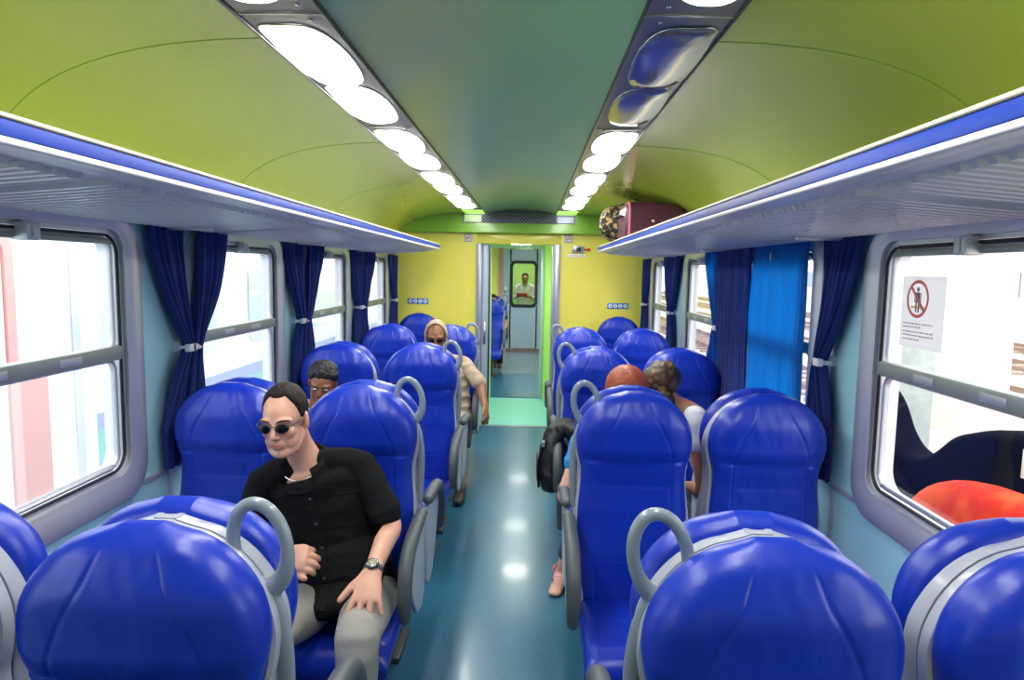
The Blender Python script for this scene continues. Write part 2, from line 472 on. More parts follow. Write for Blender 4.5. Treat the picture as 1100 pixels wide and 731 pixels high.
# ledge trims between frames, lower skirting
for i, s in enumerate((-1, 1)):
    g = G()
    y = YB
    for a, b in wins+[(7.5,7.5)]:
        g.box((s*(W-.012),y,.905),(s*W,a-.115,.925), bev=.003); y = b+.115
    for p in PILW[1:5]: g.box((s*(W-.008),p-.012,.3),(s*W,p+.012,.905), bev=.002)
    struct(g.build('trim_%d' % (5+i), M['alu']))
    g = G(); g.box((s*(W-.05),YB,0),(s*W,YEND,.16), bev=.01); struct(g.build('baseboard_'+('left' if s < 0 else 'right'), M['steel']))
# ------------------------------------------------------------------ luggage racks
def rack(s):
    t = thing('luggage_rack', (s*1.1, 3, 1.98), ('left' if s < 0 else 'right')+'-hand overhead luggage rack with ribbed white underside and blue edge strip', 'luggage rack', 'overhead luggage racks')
    t.location = (0,0,0)
    # ribbed underside: height field, ribs run across the carriage
    us = [0, .02, .06, .10, .115, .13, .3, .5, .7, .86, .875, .89, .95, 1.0]
    V = []; F = []
    dy = .0058; y = YB+.1; ys = []
    while y < 7.46:
        for q in (0, .004, .024, .028): ys.append(y+q)
        y += .046
    def xy(u, yy):
        xin = .80; 
        if yy > 6.75: xin = .80+(yy-6.75)/.75*.56
        return xin+(W-.004-xin)*u
    def zc(u): return 1.990-.052*u**.8
    for yy in ys:
        ph = ((yy-(YB+.1)+1e-6) % .046)
        rib = 1 if .003 < ph < .0245 else 0
        pj = (yy % 1.514)
        for u in us:
            k = 0 if (u <= .115 or u >= .875) else 1
            if pj < .05 or yy > 6.7: k = 0
            V.append((s*xy(u,yy), yy, zc(u)-(.014*rib if k else 0)-(.002 if u<=.1 else 0)))
    n = len(us)
    for i in range(len(ys)-1):
        for j in range(n-1): F.append((i*n+j,i*n+j+1,(i+1)*n+j+1,(i+1)*n+j))
    o = mk('underside_panel', V, F, M['rack'], t, smooth=False)
    g = G()
    # top deck
    g.loft([[(s*.815,YB,2.02),(s*(W-.003),YB,1.99),(s*(W-.003),YB,1.975),(s*.815,YB,2.0)],[(s*.815,6.75,2.02),(s*(W-.003),6.75,1.99),(s*(W-.003),6.75,1.975),(s*.815,6.75,2.0)],[(s*1.37,7.5,1.985),(s*(W-.003),7.5,1.99),(s*(W-.003),7.5,1.965),(s*1.37,7.5,1.96)]])
    g.build('deck', M['rack'], t)
    def edge(z0, z1, x, m, name, b=.002, x2=.83):
        g = G(); prof = rrect(x, x2, z0, z1, min(b,(z1-z0)/2.1), 3)
        A = [(s*p, YB, q) for p, q in prof]; B = [(s*p, 6.75, q) for p, q in prof]; C = [(s*(p+.56), 7.5, q) for p, q in prof]
        g.loft([A, B, C]); return g.build(name, m, t, sharp=60)
    edge(2.0, 2.030, .792, M['rackblue'], 'blue_edge_strip')
    edge(2.0305, 2.040, .788, M['cream'], 'cream_edge_bead', .004)
    edge(1.984, 1.9995, .790, M['rack'], 'lower_lip', .005)
    for p in PILW[:-1]:
        g = G(); g.box((s*1.2,p-.02,1.925),(s*(W-.004),p+.02,1.945), bev=.003); g.build('wall_bracket', M['alu'], t)
rack(-1); rack(1)
bpy.data.objects['luggage_rack']['group'] = 'overhead luggage racks'
for o in [o for o in bpy.data.objects if o.name.startswith('luggage_rack')]: del o['group']

# ------------------------------------------------------------------ ceiling lights
LENS = [(.590,0),(.530,-.006),(.468,.002),(.434,.066),(.418,.190),(.420,.34),(.437,.475),(.470,.540),(.520,.566),(.572,.545),(.603,.430),(.608,.255),(.600,.110)]
def lens_shape(s, y0):
    P = [Vector((a, b, 0)) for a, b in LENS]; out = []; n = len(P)
    for i in range(n):
        p0, p1, p2, p3 = P[i-1], P[i], P[(i+1) % n], P[(i+2) % n]
        for k in range(4):
            t = k/4; q = .5*((2*p1)+(p2-p0)*t+(2*p0-5*p1+4*p2-p3)*t*t+(3*p1-p0-3*p2+p3)*t**3)
            out.append((s*q.x, y0+q.y))
    return out
LY = []
LY = [.49, 1.075]+[1.795, 2.365, 3.085, 3.665, 4.385, 4.955, 5.685, 6.225]
def lamps(s):
    t = thing('ceiling_light_strip', (0,0,0), ('left-hand' if s < 0 else 'right-hand')+' dark glossy ceiling light strip with '+('a full row of lit oval lamps' if s < 0 else 'two unlit lamps among lit ones'), 'ceiling light')
    g = G()
    prof = [(s*x, z) for x, z in smoothprof([(.390,2.402),(.41,2.404),(.50,2.405),(.58,2.404),(.612,2.402)])]
    g.ext(prof+[(s*.612,2.45),(s*.39,2.45)], 1, YB, 6.9); g.build('housing', M['lampbody'], t, sharp=50)
    g = G()
    for x in (.390, .613): g.box((s*x-.004,YB,2.396),(s*x+.004,6.9,2.412), bev=.002)
    g.box((s*.39-.0,6.895,2.398) if s > 0 else (s*.613,6.895,2.398),(s*.613,6.91,2.43) if s > 0 else (s*.39,6.91,2.43))
    g.build('edge_strip', M['lampedge'], t)
    g = G()
    for y in (1.705, 3.00, 4.30, 5.60):
        g.box((min(s*.392,s*.611), y, 2.399), (max(s*.392,s*.611), y+.003, 2.415))
        for xx in (.44,): 
            for yy in (y-.05, y+.05): g.ell((s*xx,yy,2.403),(.006,.006,.003), n=8)
    g.build('joint_and_screws', M['silver'], t)
    for i, y in enumerate(LY):
        off = s > 0 and i in (2, 3)
        pts = lens_shape(s, y)
        cxm = sum(p[0] for p in pts)/len(pts); cym = sum(p[1] for p in pts)/len(pts)
        g = G(); rings = []
        for q, z in ((1.0,2.414),(1.0,2.401),(.98,2.3985),(.8,2.397),(.5,2.396),(.1,2.396)):
            rings.append([(cxm+(x-cxm)*q, cym+(yy-cym)*q, z) for x, yy in pts])
        g.loft(rings)
        o = g.build('light_diffuser', M['lens_off'] if off else M['lens_on'], t)
        if off: o['label'] = 'unlit grey diffuser'
        g = G(); g.torus_path([(x, yy, 2.4025) for x, yy in pts], .0025, 6)
        g.build('diffuser_rim', M['silver'] if off else M['cream'], o)
lamps(-1); lamps(1)

# ------------------------------------------------------------------ seats
OUT = [(.385,.195),(.42,.222),(.55,.230),(.80,.224),(.93,.212),(.99,.213),(1.04,.228),(1.085,.236),(1.13,.234),(1.17,.223),(1.205,.204),(1.24,.175),(1.27,.138),(1.29,.096),(1.30,.055),(1.305,.012)]
ZT_ = 1.305
THK = [(.385,.085),(.45,.115),(.60,.108),(.80,.090),(.93,.080),(1.0,.088),(1.08,.112),(1.18,.118),(1.26,.108),(1.331,.085)]
def lin(tab, z):
    if z <= tab[0][0]: return tab[0][1]
    for (a, x), (b, y) in zip(tab, tab[1:]):
        if z <= b: t = (z-a)/(b-a); return x+(y-x)*t
    return tab[-1][1]
def outline_w(z):
    # smoothed outline
    a = 0
    for d in (-.012,-.006,0,.006,.012): a += lin(OUT, min(1.305,max(.385,z+d)))
    w = a/5
    return w
def backrest_mesh():
    nz, nu = 118, 100
    zs = [.385+.92*i/nz for i in range(nz+1)]
    zs = [z for z in zs if z < 1.275]+[1.275+.030*(1-(1-k/12)**2) for k in range(13)]
    V = []; F = []
    for z in zs:
        w = outline_w(z)
        top = max(0, (z-1.15)/.155)
        ez = sqrt(max(0, 1-top**2.6)); bot = max(0, (.46-z)/.075); ez *= sqrt(max(0.05, 1-bot**2))
        T = interp(THK, z)
        for j in range(nu+1):
            u = -1+2*j/nu
            uu = math.copysign(1-(1-abs(u))**1.25, u)
            x = uu*w
            e = (1-abs(uu)**5)**.5
            d = .034+(T-.034)*e*ez
            # side bolsters, slightly hollow middle
            d += .008*exp(-((abs(uu)-.78)/.16)**2)*(z < 1.02)
            gr = 0
            s_head = .60 if z < 1.02 else .66-.46*max(0,(z-1.03)/.27)**1.1   # seam pair, opening downwards
            sx = s_head*max(w,.2) if z >= 1.03 else .66*.222
            lw = .0034
            if z < 1.28:
                gr += exp(-((abs(x)-sx)/lw)**2)*min(1,(1.28-z)/.05)
            if z < 1.06: gr += exp(-((z-(1.022+.006*cos(x*9)))/lw)**2)*(abs(uu) < .9)
            if abs(x) < .66*.222: gr += exp(-((z-.925)/lw)**2)
            gr += .7*exp(-((z-.62)/lw)**2)*(abs(x) < .66*.222)
            # soft creases
            cr = .0022*noise.noise(Vector((x*14, z*7, 3)))+.0012*noise.noise(Vector((x*35, z*16, 9)))
            V.append((x, -.034-d+.0034*min(1,gr)-cr*e, z))
    n = nu+1; m = len(zs)
    for i in range(m-1):
        for j in range(n-1): F.append((i*n+j,i*n+j+1,(i+1)*n+j+1,(i+1)*n+j))
    # rim to the back
    b = [i*n for i in range(m)]+[(m-1)*n+j for j in range(1,n)]+[i*n+n-1 for i in range(m-2,-1,-1)]+[j for j in range(n-2,0,-1)]
    k = len(V)
    nb_ = len(b)
    for yy, ins in ((-.052,.002),(-.038,.009),(-.026,.024)):
        for i in b:
            x0, _, z0 = V[i]; kz = max(0, (z0-1.0)/.30)
            V.append((x0*(1-ins/.24), yy, z0-ins*kz))
    prev = list(b)
    for L_ in range(3):
        cur = [k+L_*nb_+q for q in range(nb_)]
        for q in range(nb_): q2 = (q+1) % nb_; F.append((prev[q],cur[q],cur[q2],prev[q2]))
        prev = cur
    F.append(tuple(prev))
    return V, F
def shell_mesh():
    V = []; F = []; zs = [.40+(.936)*i/70 for i in range(71)]
    zs = [.36+.90*(i/60) for i in range(61)]+[1.26+.025*(1-(1-k/8)**2) for k in range(1,9)]
    prof = []
    for z in zs:
        w = outline_w(min(z+.022, 1.305))+.009-.017*min(1,max(0,(z-.95)/.20))
        if z < .45: w *= .9+.1*(z-.36)/.09
        dep = interp([(.36,.13),(.45,.15),(.7,.085),(.95,.05),(1.1,.036),(1.2,.030),(1.285,.026)], z)
        prof.append((z, w, dep))
    n = 0
    for z, w, dep in prof:
        ring = [(-w,-dep),(-w-.0,-.01),(-w+.006,0),(0,.0),(w-.006,0),(w,-.01),(w,-dep),(w-.010,-dep-.002),(w-.016,-dep+.004),(0,-.02),(-w+.016,-dep+.004),(-w+.010,-dep-.002)]
        ring = [(x*1.0, y, z) for x, y in ring]; n = len(ring); V += ring
    m = len(prof)
    for i in range(m-1):
        for j in range(n): F.append((i*n+j,i*n+(j+1)%n,(i+1)*n+(j+1)%n,(i+1)*n+j))
    F.append(tuple(range(n))); F.append(tuple((m-1)*n+j for j in range(n)))
    return V, F
BM_ = None
def cache(name, fn):
    return fn
def make_seat(side, handle):
    """side: local X of the aisle (-1, 1) or 0 for a window seat"""
    t = bpy.data.objects.new('train_seat', None); link(t)
    global BM_, SM_, CM_, PM_
    if BM_ is None:
        o = mk('backrest', *backrest_mesh(), M['seat'], t); bm = bmesh.new(); bm.from_mesh(o.data); bmesh.ops.recalc_face_normals(bm, faces=bm.faces); bm.to_mesh(o.data); bm.free(); BM_ = o.data
        o = mk('seat_shell', *shell_mesh(), M['shell'], t); bm = bmesh.new(); bm.from_mesh(o.data); bmesh.ops.recalc_face_normals(bm, faces=bm.faces); bm.to_mesh(o.data); bm.free(); SM_ = o.data; SM_.set_sharp_from_angle(angle=R(50))
        # cushion: pillow with rolled front edge and seams
        V=[];F=[];ny,nx=40,40
        for i in range(ny+1):
            v=i/ny
            for j in range(nx+1):
                u=-1+2*j/nx; uu=math.copysign(1-(1-abs(u))**1.4,u); w=.222-.012*(v>.9)*(v-.9)/.1
                # path over the cushion: from the back, along the top, round the front and under
                if v<.62: y=-.135-.40*(v/.62); z=.455+.022*sin(pi*v/.62*.9)
                else:
                    a=(v-.62)/.38*pi*.9; y=-.535-.055*sin(a); z=.455-.062*(1-cos(a))-.02*(v-.62)/.38
                e=(1-abs(uu)**6)**.5
                zc_=.385
                z=zc_+(z-zc_)*(.35+.65*e)
                gr=exp(-((abs(uu*w)-.146)/.004)**2)+(exp(-((v-.36)/.012)**2) if abs(uu*w)<.146 else 0)
                if v<.62: z-=.004*min(1,gr)
                V.append((uu*w,y,z))
        n=nx+1
        for i in range(ny):
            for j in range(nx): F.append((i*n+j,i*n+j+1,(i+1)*n+j+1,(i+1)*n+j))
        b=[i*n for i in range(ny+1)]+[ny*n+j for j in range(1,n)]+[i*n+n-1 for i in range(ny-1,-1,-1)]+[j for j in range(n-2,0,-1)]
        F.append(tuple(b))
        o = mk('cushion', V, F, M['seat'], t); bm = bmesh.new(); bm.from_mesh(o.data); bmesh.ops.recalc_face_normals(bm, faces=bm.faces); bm.to_mesh(o.data); bm.free(); CM_ = o.data
        g = G(); g.box((-.20,-.52,.315),(.20,-.06,.352), bev=.012); g.box((-.06,-.30,.03),(.06,-.14,.32), bev=.015); g.box((-.13,-.36,0),(.13,-.08,.03), bev=.01)
        o = g.build('pedestal', M['base'], t); PM_ = o.data
        o['_'] = 1; del o['_']
    else:
        for nm, me in (('backrest',BM_),('seat_shell',SM_),('cushion',CM_),('pedestal',PM_)): link(bpy.data.objects.new(nm, me), t)
    if side:
        s = side
        g = G()
        x = s*.258
        pts = [(x,-.075,.775),(x,-.16,.775),(x,-.28,.765),(x,-.38,.742),(x,-.445,.685),(x,-.468,.60),(x,-.462,.52)]
        g.limb(pts, [(.024,.020),(.026,.024),(.028,.027),(.028,.030),(.028,.031),(.027,.029),(.022,.022)], n=14, side=(1,0,0))
        g.build('armrest', M['arm'], t)
        g = G()
        poly = [(-.03,.42),(-.10,.38),(-.20,.40),(-.28,.48),(-.35,.58),(-.40,.66),(-.37,.715),(-.28,.742),(-.16,.75),(-.05,.75)]
        g.ext(poly, 0, min(s*.243,s*.262), max(s*.243,s*.262))
        o = g.build('side_panel', M['shell'], t, smooth=False)
        bv = o.modifiers.new('b','BEVEL'); bv.width = .007; bv.segments = 3
    if handle:
        s = handle
        g = G(); L = 48; cxh, czh = s*.192, 1.236
        ring = []; rad = []
        for i in range(L):
            a = 2*pi*i/L
            ex, ez = .052*cos(a), .086*sin(a)
            tl = R(11)*s                    # leans over the headrest
            xx = ex*cos(tl)-ez*sin(tl); zz = ex*sin(tl)+ez*cos(tl)
            ring.append((cxh+s*xx*1.0, 0, czh+zz))
            k = max(0, -sin(a))
            rad.append((.0125+.003*k, .0135+.008*k**2))
        g.torus_path(ring, rad, 14)
        g.limb([(s*.206,0,1.150),(s*.222,0,1.09),(s*.236,0,1.02),(s*.240,0,.93),(s*.236,0,.80)], [(.020,.013),(.024,.013),(.020,.012),(.016,.012),(.012,.010)], n=14, side=(1,0,0))
        fuse(g, 'grab_handle', M['handle'], t, .0035, 2)
    return t
PX = {'aisle':.562, 'window':1.10}
protos = {}
def seat(sd, pos, y, away, label, group):
    """sd -1 left / 1 right of the carriage"""
    aisle = pos == 'aisle'
    side = 0 if not aisle else (-sd if not away else sd)
    handle = side if (aisle and not away) else 0
    key = (side, handle)
    if key not in protos:
        o = make_seat(side, handle); protos[key] = o
    else: o = copy_tree(protos[key])
    o.location = (sd*(PX[pos]+(.020 if y < 1.5 else 0)), y, 0); o.rotation_euler = (0,0,pi if away else 0)
    tag(o, label, 'seat', group)
    return o
rowname = {1:'nearest row', 2:'second row', 3:'third row', 4:'fourth row'}
lab = {
 (-1,'aisle',1,0):'nearest blue seat at bottom left, its loop handle in front of the black-shirted man',
 (-1,'aisle',1,1):'blue seat turned away, between the nearest left aisle seat and the man in black',
 (-1,'window',1,0):'blue seat cut off at the bottom left edge beside the large left window',
 (-1,'window',1,1):'blue seat back below the first left window, at the left edge of view',
 (1,'aisle',1,0):'large blue seat at bottom right with the biggest grey loop handle on that side',
 (1,'aisle',1,1):'blue seat back directly behind the nearest right loop handle, turned away',
 (1,'window',1,0):'blue seat in the bottom right corner with a broad light grey shell band',
 (1,'window',1,1):'blue seat turned away under the right window with the prohibition notice',
 (-1,'aisle',2,0):'blue seat the man in the black shirt and sunglasses sits in',
 (-1,'aisle',2,1):'blue seat back to back behind the black-shirted man, its top showing above his seat',
 (-1,'window',2,0):'empty blue window seat beside the man in black, next to the crossed navy curtains',
 (-1,'window',2,1):'blue window seat turned away, behind the empty one beside the man in black',
 (1,'aisle',2,0):'tall blue aisle seat in front of the orange-haired passenger, whole backrest in view',
 (1,'aisle',2,1):'blue seat turned away that the orange-haired passenger sits in',
 (1,'window',2,0):'blue window seat right of the bare arm, in front of the closed curtain',
 (1,'window',2,1):'blue window seat turned away that the white-shirted passenger sits in',
 (-1,'aisle',3,0):'blue aisle seat on the left directly in front of the hooded man',
 (-1,'aisle',3,1):'blue aisle seat turned away, facing the hooded man',
 (-1,'window',3,0):'blue window seat where the black-haired boy sits',
 (-1,'window',3,1):'blue window seat turned away behind the black-haired boy',
 (1,'aisle',3,0):'blue aisle seat on the right with the black rucksack on it',
 (1,'aisle',3,1):'blue aisle seat turned away, behind the seat with the black rucksack',
 (1,'window',3,0):'dark blue window seat facing the two passengers, beside the tied curtain',
 (1,'window',3,1):'blue window seat turned away behind the one facing the white-shirted passenger',
 (-1,'aisle',4,0):'blue aisle seat the hooded man sits in, near the open door',
 (-1,'aisle',4,1):'blue aisle seat turned away behind the hooded man, nearest the door on the left',
 (-1,'window',4,0):'small blue window seat left of the hooded man, beside the third pair of curtains',
 (-1,'window',4,1):'blue window seat turned away towards the left end wall',
 (1,'aisle',4,0):'farthest blue aisle seat on the right with a loop handle, near the open door',
 (1,'aisle',4,1):'farthest blue aisle seat on the right turned towards the end wall',
 (1,'window',4,0):'small blue window seat second from the yellow end wall on the right, facing us',
 (1,'window',4,1):'small blue window seat on the right turned towards the yellow end wall',
}
for row in (1,2,3,4):
    for sd in (-1,1):
        for pos in ('aisle','window'):
            for away in (0,1):
                seat(sd, pos, PIL[row]+(.003 if away else -.003), away, lab[(sd,pos,row,away)], 'blue train seats')
seat(-1,'window',7.44,0,'blue window seat against the yellow end wall under the left blue pictogram plate','blue train seats')
seat(1,'window',7.44,0,'blue window seat against the yellow end wall under the right blue pictogram plate','blue train seats')

# ------------------------------------------------------------------ curtains
def curtain(name, s, top, tie, bot, label, zt=1.935, zb=.93, ph=0, m='curtain', xo=.045, gath=.05, group=None):
    """top=(y0,y1), tie=(y,z) or None, bot=(y0,y1)"""
    nz, nu = 60, 72
    V=[];F=[]
    for i in range(nz+1):
        z = zt+(zb-zt)*i/nz
        if tie:
            if z > tie[1]:
                t=(zt-z)/(zt-tie[1]); t2=t**1.6*(1.2-.2*t); t2=min(1,t2)
                a=top[0]+(tie[0]-gath/2-top[0])*t2; b=top[1]+(tie[0]+gath/2-top[1])*t2
                k=1-t
            else:
                t=(tie[1]-z)/(tie[1]-zb); t2=min(1,(t*1.5))**.7
                a=tie[0]-gath/2+(bot[0]-tie[0]+gath/2)*t2; b=tie[0]+gath/2+(bot[1]-tie[0]-gath/2)*t2
                k=t
        else:
            t=(zt-z)/(zt-zb); a=top[0]+(bot[0]-top[0])*t; b=top[1]+(bot[1]-top[1])*t; k=1
        np_=max(3,(top[1]-top[0])/.055) if not tie else 5
        amp=.012+.010*(1-k) if tie else .012
        for j in range(nu+1):
            u=j/nu
            y=a+(b-a)*u
            w=sin(2*pi*np_*u+ph+.6*sin(3*z+ph))+.35*sin(2*pi*np_*2.3*u+2*z)
            bulge=.012*sin(pi*u)*(1-k if tie else 0)
            x=s*(W-xo-amp*w-bulge-.012*noise.noise(Vector((y*6,z*3,ph))))
            V.append((x,y+.004*sin(9*z+u*7),z))
    n=nu+1
    for i in range(nz):
        for j in range(nu): F.append((i*n+j,i*n+j+1,(i+1)*n+j+1,(i+1)*n+j))
    t_ = thing(name, (0,0,0), label, 'curtain', group)
    o = mk('cloth', V, F, M[m], t_)
    so = o.modifiers.new('s','SOLIDIFY'); so.thickness=.0016
    if tie:
        g=G(); y,z=tie
        g.loft([[(s*W,y-.012,z-.022),(s*W,y+.012,z-.022),(s*W,y+.012,z+.022),(s*W,y-.012,z+.022)],
                [(s*(W-.085),y-.008,z-.016),(s*(W-.085),y+.006,z-.016),(s*(W-.085),y+.006,z+.010),(s*(W-.085),y-.008,z+.010)],
                ])
        ring=[(s*(W-xo)+s*.030*cos(2*pi*i/24), y+(gath/2+.008)*sin(2*pi*i/24), z+.004*sin(2*pi*i/24)) for i in range(24)]
        g.torus_path(ring,(.003,.010),8)
        g.box((min(s*(W-.09),s*(W-.065)),y-.05,z-.018),(max(s*(W-.09),s*(W-.065)),y+.004,z+.014),bev=.004)
        g.build('tieback', M['white'], t_)
    return t_
GC='tied navy window curtains'
curtain('window_curtain',-1,(2.60,2.86),(2.86,1.43),(2.66,2.88),'navy curtain hanging just right of the large left window, sweeping right to its white tieback',ph=.3)
curtain('window_curtain',-1,(2.95,3.22),(2.89,1.43),(2.78,2.97),'navy curtain sweeping left to the tieback, left of the second left window',ph=1.7,xo=.068)
curtain('window_curtain',-1,(4.06,4.38),(4.30,1.44),(4.16,4.42),'navy curtain right of the second left window, above the black-haired boy',ph=2.2)
curtain('window_curtain',-1,(4.45,4.74),(4.33,1.44),(4.30,4.55),'navy curtain left of the third left window, crossing onto its neighbour',ph=.9,xo=.068)
curtain('window_curtain',-1,(5.58,5.88),(5.79,1.45),(5.66,5.95),'navy curtain right of the third left window',ph=3.1)
curtain('window_curtain',-1,(5.98,6.30),(5.83,1.45),(5.80,6.10),'navy curtain left of the fourth left window',ph=4.0,xo=.068)
curtain('window_curtain',-1,(7.04,7.50),(7.30,1.45),(7.15,7.50),'navy curtain in the left corner against the yellow end wall',ph=5.0)
curtain('window_curtain',1,(2.57,2.88),(2.84,1.425),(2.72,3.0),'blue tied curtain beside the right window with the prohibition notice',ph=.5,gath=.06)
curtain('window_curtain',1,(3.03,3.80),None,(3.03,3.78),'bright blue curtain drawn flat across the second right window, lit from behind',ph=.2,m='curtain_backlit',xo=.055)
curtain('window_curtain',1,(3.74,4.40),None,(3.76,4.28),'dark violet-blue curtain hanging closed left of the bright blue one',ph=1.1,xo=.075)
curtain('window_curtain',1,(4.45,4.84),(4.42,1.435),(4.38,4.72),'blue tied curtain right of the third right window',ph=2.5,m='curtain_backlit')
curtain('window_curtain',1,(5.69,6.30),(5.96,1.44),(5.80,6.15),'dark navy tied curtain between the third and fourth right windows',ph=1.5)
curtain('window_curtain',1,(7.08,7.50),(7.32,1.45),(7.2,7.5),'navy curtain in the right corner against the yellow end wall',ph=3.5)

# ------------------------------------------------------------------ end wall: door, frame, signs
for i,(a,b) in enumerate(((-.49,-.425),(.36,.455))):
    g=G(); g.box((a,YEND-.03,0),(b,YEND+.10,2.085),bev=.008); g.box((a+.02,YEND-.04,0),(a+.035,YEND-.028,2.08)); struct(g.build('trim_%d'%(9+i),M['steel']))
g=G(); g.box((-.49,YEND-.005,2.085),(.455,YEND+.05,2.20),bev=.01); struct(g.build('trim_11',M['yellow']))
d=bpy.data.objects.new('door_1',None); link(d); struct(d)
g=G(); g.box((-.425,YEND+.03,.02),(-.345,YEND+.075,2.08),bev=.008); g.build('door_leaf',M['doorgrey'],d)
g=G(); g.box((-.350,YEND+.015,.02),(-.335,YEND+.09,2.08),bev=.004); g.build('door_edge',M['rubber'],d)
g=G(); g.box((-.405,YEND+.015,.95),(-.375,YEND+.035,1.20),bev=.005); g.box((-.40,YEND+.0,1.0),(-.38,YEND+.02,1.14),bev=.005); g.build('door_handle',M['silver'],d)
# vestibule
g=G(); g.box((-.75,YEND+.06,-.05),(.75,9.33,.0)); struct(g.build('floor',M['mat'],smooth=False))
g=G()
for k in range(36):
    x=-.42+.84*k/36; g.box((x,YEND+.1,0),(x+.010,9.30,.004))
struct(g.build('trim_12',M['mat'],smooth=False))
g=G(); g.box((-.45,YEND-.005,0),(.46,YEND+.06,.008),bev=.003); struct(g.build('trim_13',M['steel']))
g=G(); g.box((-.80,YEND+.06,0),(-.75,9.4,2.3)); struct(g.build('wall_vestibule_left',M['lime'],smooth=False))
g=G(); g.box((.62,YEND+.06,0),(.67,9.4,2.3)); struct(g.build('wall_vestibule_right',M['lime'],smooth=False))
g=G(); g.box((-.8,YEND+.06,2.16),(.8,9.4,2.21)); struct(g.build('ceiling',M['lime'],smooth=False))
g=G(); g.box((-.8,9.33,0),(-.42,9.39,2.21)); g.box((.30,9.33,0),(.67,9.39,2.21)); g.box((-.42,9.33,2.10),(.30,9.39,2.21)); struct(g.build('wall_vestibule_end',M['lime'],smooth=False))
g=G(); g.box((.262,9.30,0),(.312,9.42,2.1),bev=.006); g.box((-.45,9.30,0),(-.43,9.42,2.1),bev=.006); g.box((-.45,9.30,2.10),(.312,9.42,2.13),bev=.006); struct(g.build('trim_14',M['doorgrey']))
# next saloon
g=G(); g.box((-1.45,9.39,-.05),(1.45,15.1,0)); struct(g.build('floor',M['floor'],smooth=False))
g=G(); g.box((-.6,11.6,.0),(.6,14.9,.003)); struct(g.build('floor',mat('grey_vinyl',(.17,.22,.26),.25,coat=.2),smooth=False))
for s,nm in ((-1,'left'),(1,'right')):
    g=G(); g.box((s*W,9.39,0),(s*(W+.05),15.1,1.0)); g.box((s*W,9.39,1.9),(s*(W+.05),15.1,2.4))
    for y in (9.39,10.9,12.4,13.9): g.box((s*W,y,1.0),(s*(W+.05),y+.5,1.9))
    struct(g.build('wall_far_'+nm,M['wall'],smooth=False))
g=G(); g.box((-1.45,9.39,2.38),(1.45,15.1,2.43)); struct(g.build('ceiling',M['ceil'],smooth=False))
g=G(); g.box((-1.45,15,0),(-.52,15.05,2.4)); g.box((.34,15,0),(1.45,15.05,2.4)); g.box((-.52,15,2.28),(.34,15.05,2.4)); struct(g.build('wall_far_end',M['yellow'],smooth=False))
g=G(); g.box((-.60,14.97,0),(-.50,15.07,2.3)); struct(g.build('trim_15',mat('rose_trim2',(.55,.30,.25),.5)))
def far_door():
    d=bpy.data.objects.new('door_2',None); link(d); struct(d)
    g=G(); a,b,z0,z1=-.345,.275,.98,2.02
    g.box((-.49,15,0),(a+.03,15.04,2.27)); g.box((b-.03,15,0),(.34,15.04,2.27)); g.box((a,15,0),(b,15.04,z0+.03)); g.box((a,15,z1-.03),(b,15.04,2.27))
    g.build('door_leaf',M['doorgrey'],d,smooth=False)
    g=G(); outer=rrect(a,b,z0,z1,.12,8); inner=rrect(a+.065,b-.065,z0+.065,z1-.065,.075,8)
    rings=[[(x,14.975,z) for x,z in outer],[(x,14.965,z) for x,z in inner],[(x,15.05,z) for x,z in inner],[(x,15.05,z) for x,z in outer]]
    g.loft(rings,closed=True); g.build('window_gasket',M['rubber'],d,sharp=35)
    g=G(); g.ext(rrect(a+.06,b-.06,z0+.06,z1-.06,.07,5),1,15.01,15.014); g.build('door_glass',M['glass'],d,smooth=False)
    g=G(); g.box((-.50,14.955,0),(.34,15.0,.06)); g.build('kick_plate',mat('brown_sill',(.25,.15,.12),.5),d)
    g=G(); g.box((-.455,14.96,1.30),(-.425,15.0,1.45),bev=.005); g.build('door_handle',M['silver'],d)
far_door()
g=G(); g.box((-1.3,15.05,-.05),(1.3,17.6,0)); struct(g.build('floor',M['mat'],smooth=False))
g=G(); g.box((-.9,17.0,0),(.9,17.05,2.3)); struct(g.build('wall_far_vestibule',M['lime'],smooth=False))
for s in (-1,1):
    g=G(); g.box((s*.9,15.05,0),(s*.95,17.0,2.3)); o=struct(g.build('wall_far_vestibule_'+('left' if s<0 else 'right'),M['lime'],smooth=False))
g=G(); g.box((-.95,15.05,2.3),(.95,17.05,2.35)); struct(g.build('ceiling',M['lime'],smooth=False))
seat(-1,'aisle',11.6,0,'blue seat glimpsed through the open door in the next carriage, nearer one','blue train seats')
seat(-1,'aisle',13.1,0,'blue seat glimpsed through the open door in the next carriage, farther one','blue train seats')

def ceiling_lamp(x,y,z,label,sz=.35,st=20):
    t=thing('round_ceiling_lamp',(x,y,z),label,'ceiling light')
    g=G(); g.ell((0,0,-.005),(sz*.45,sz*.45,.03),n=24); g.build('diffuser',emit('lamp_glow',(1,1,.95),st),t)
    g=G(); g.torus_path([(sz*.46*cos(2*pi*i/32),sz*.46*sin(2*pi*i/32),0) for i in range(32)],.012,8); g.build('rim',M['silver'],t)
ceiling_lamp(0,8.45,2.145,'ceiling lamp in the lime green vestibule beyond the door',.4,36)
ceiling_lamp(-.05,10.6,2.37,'ceiling lamp over the aisle of the next carriage, nearer one',.45,20)
ceiling_lamp(-.05,13.1,2.37,'ceiling lamp over the aisle of the next carriage, farther one',.45,20)
ceiling_lamp(0,16.2,2.29,'ceiling lamp beyond the windowed door',.4,22)

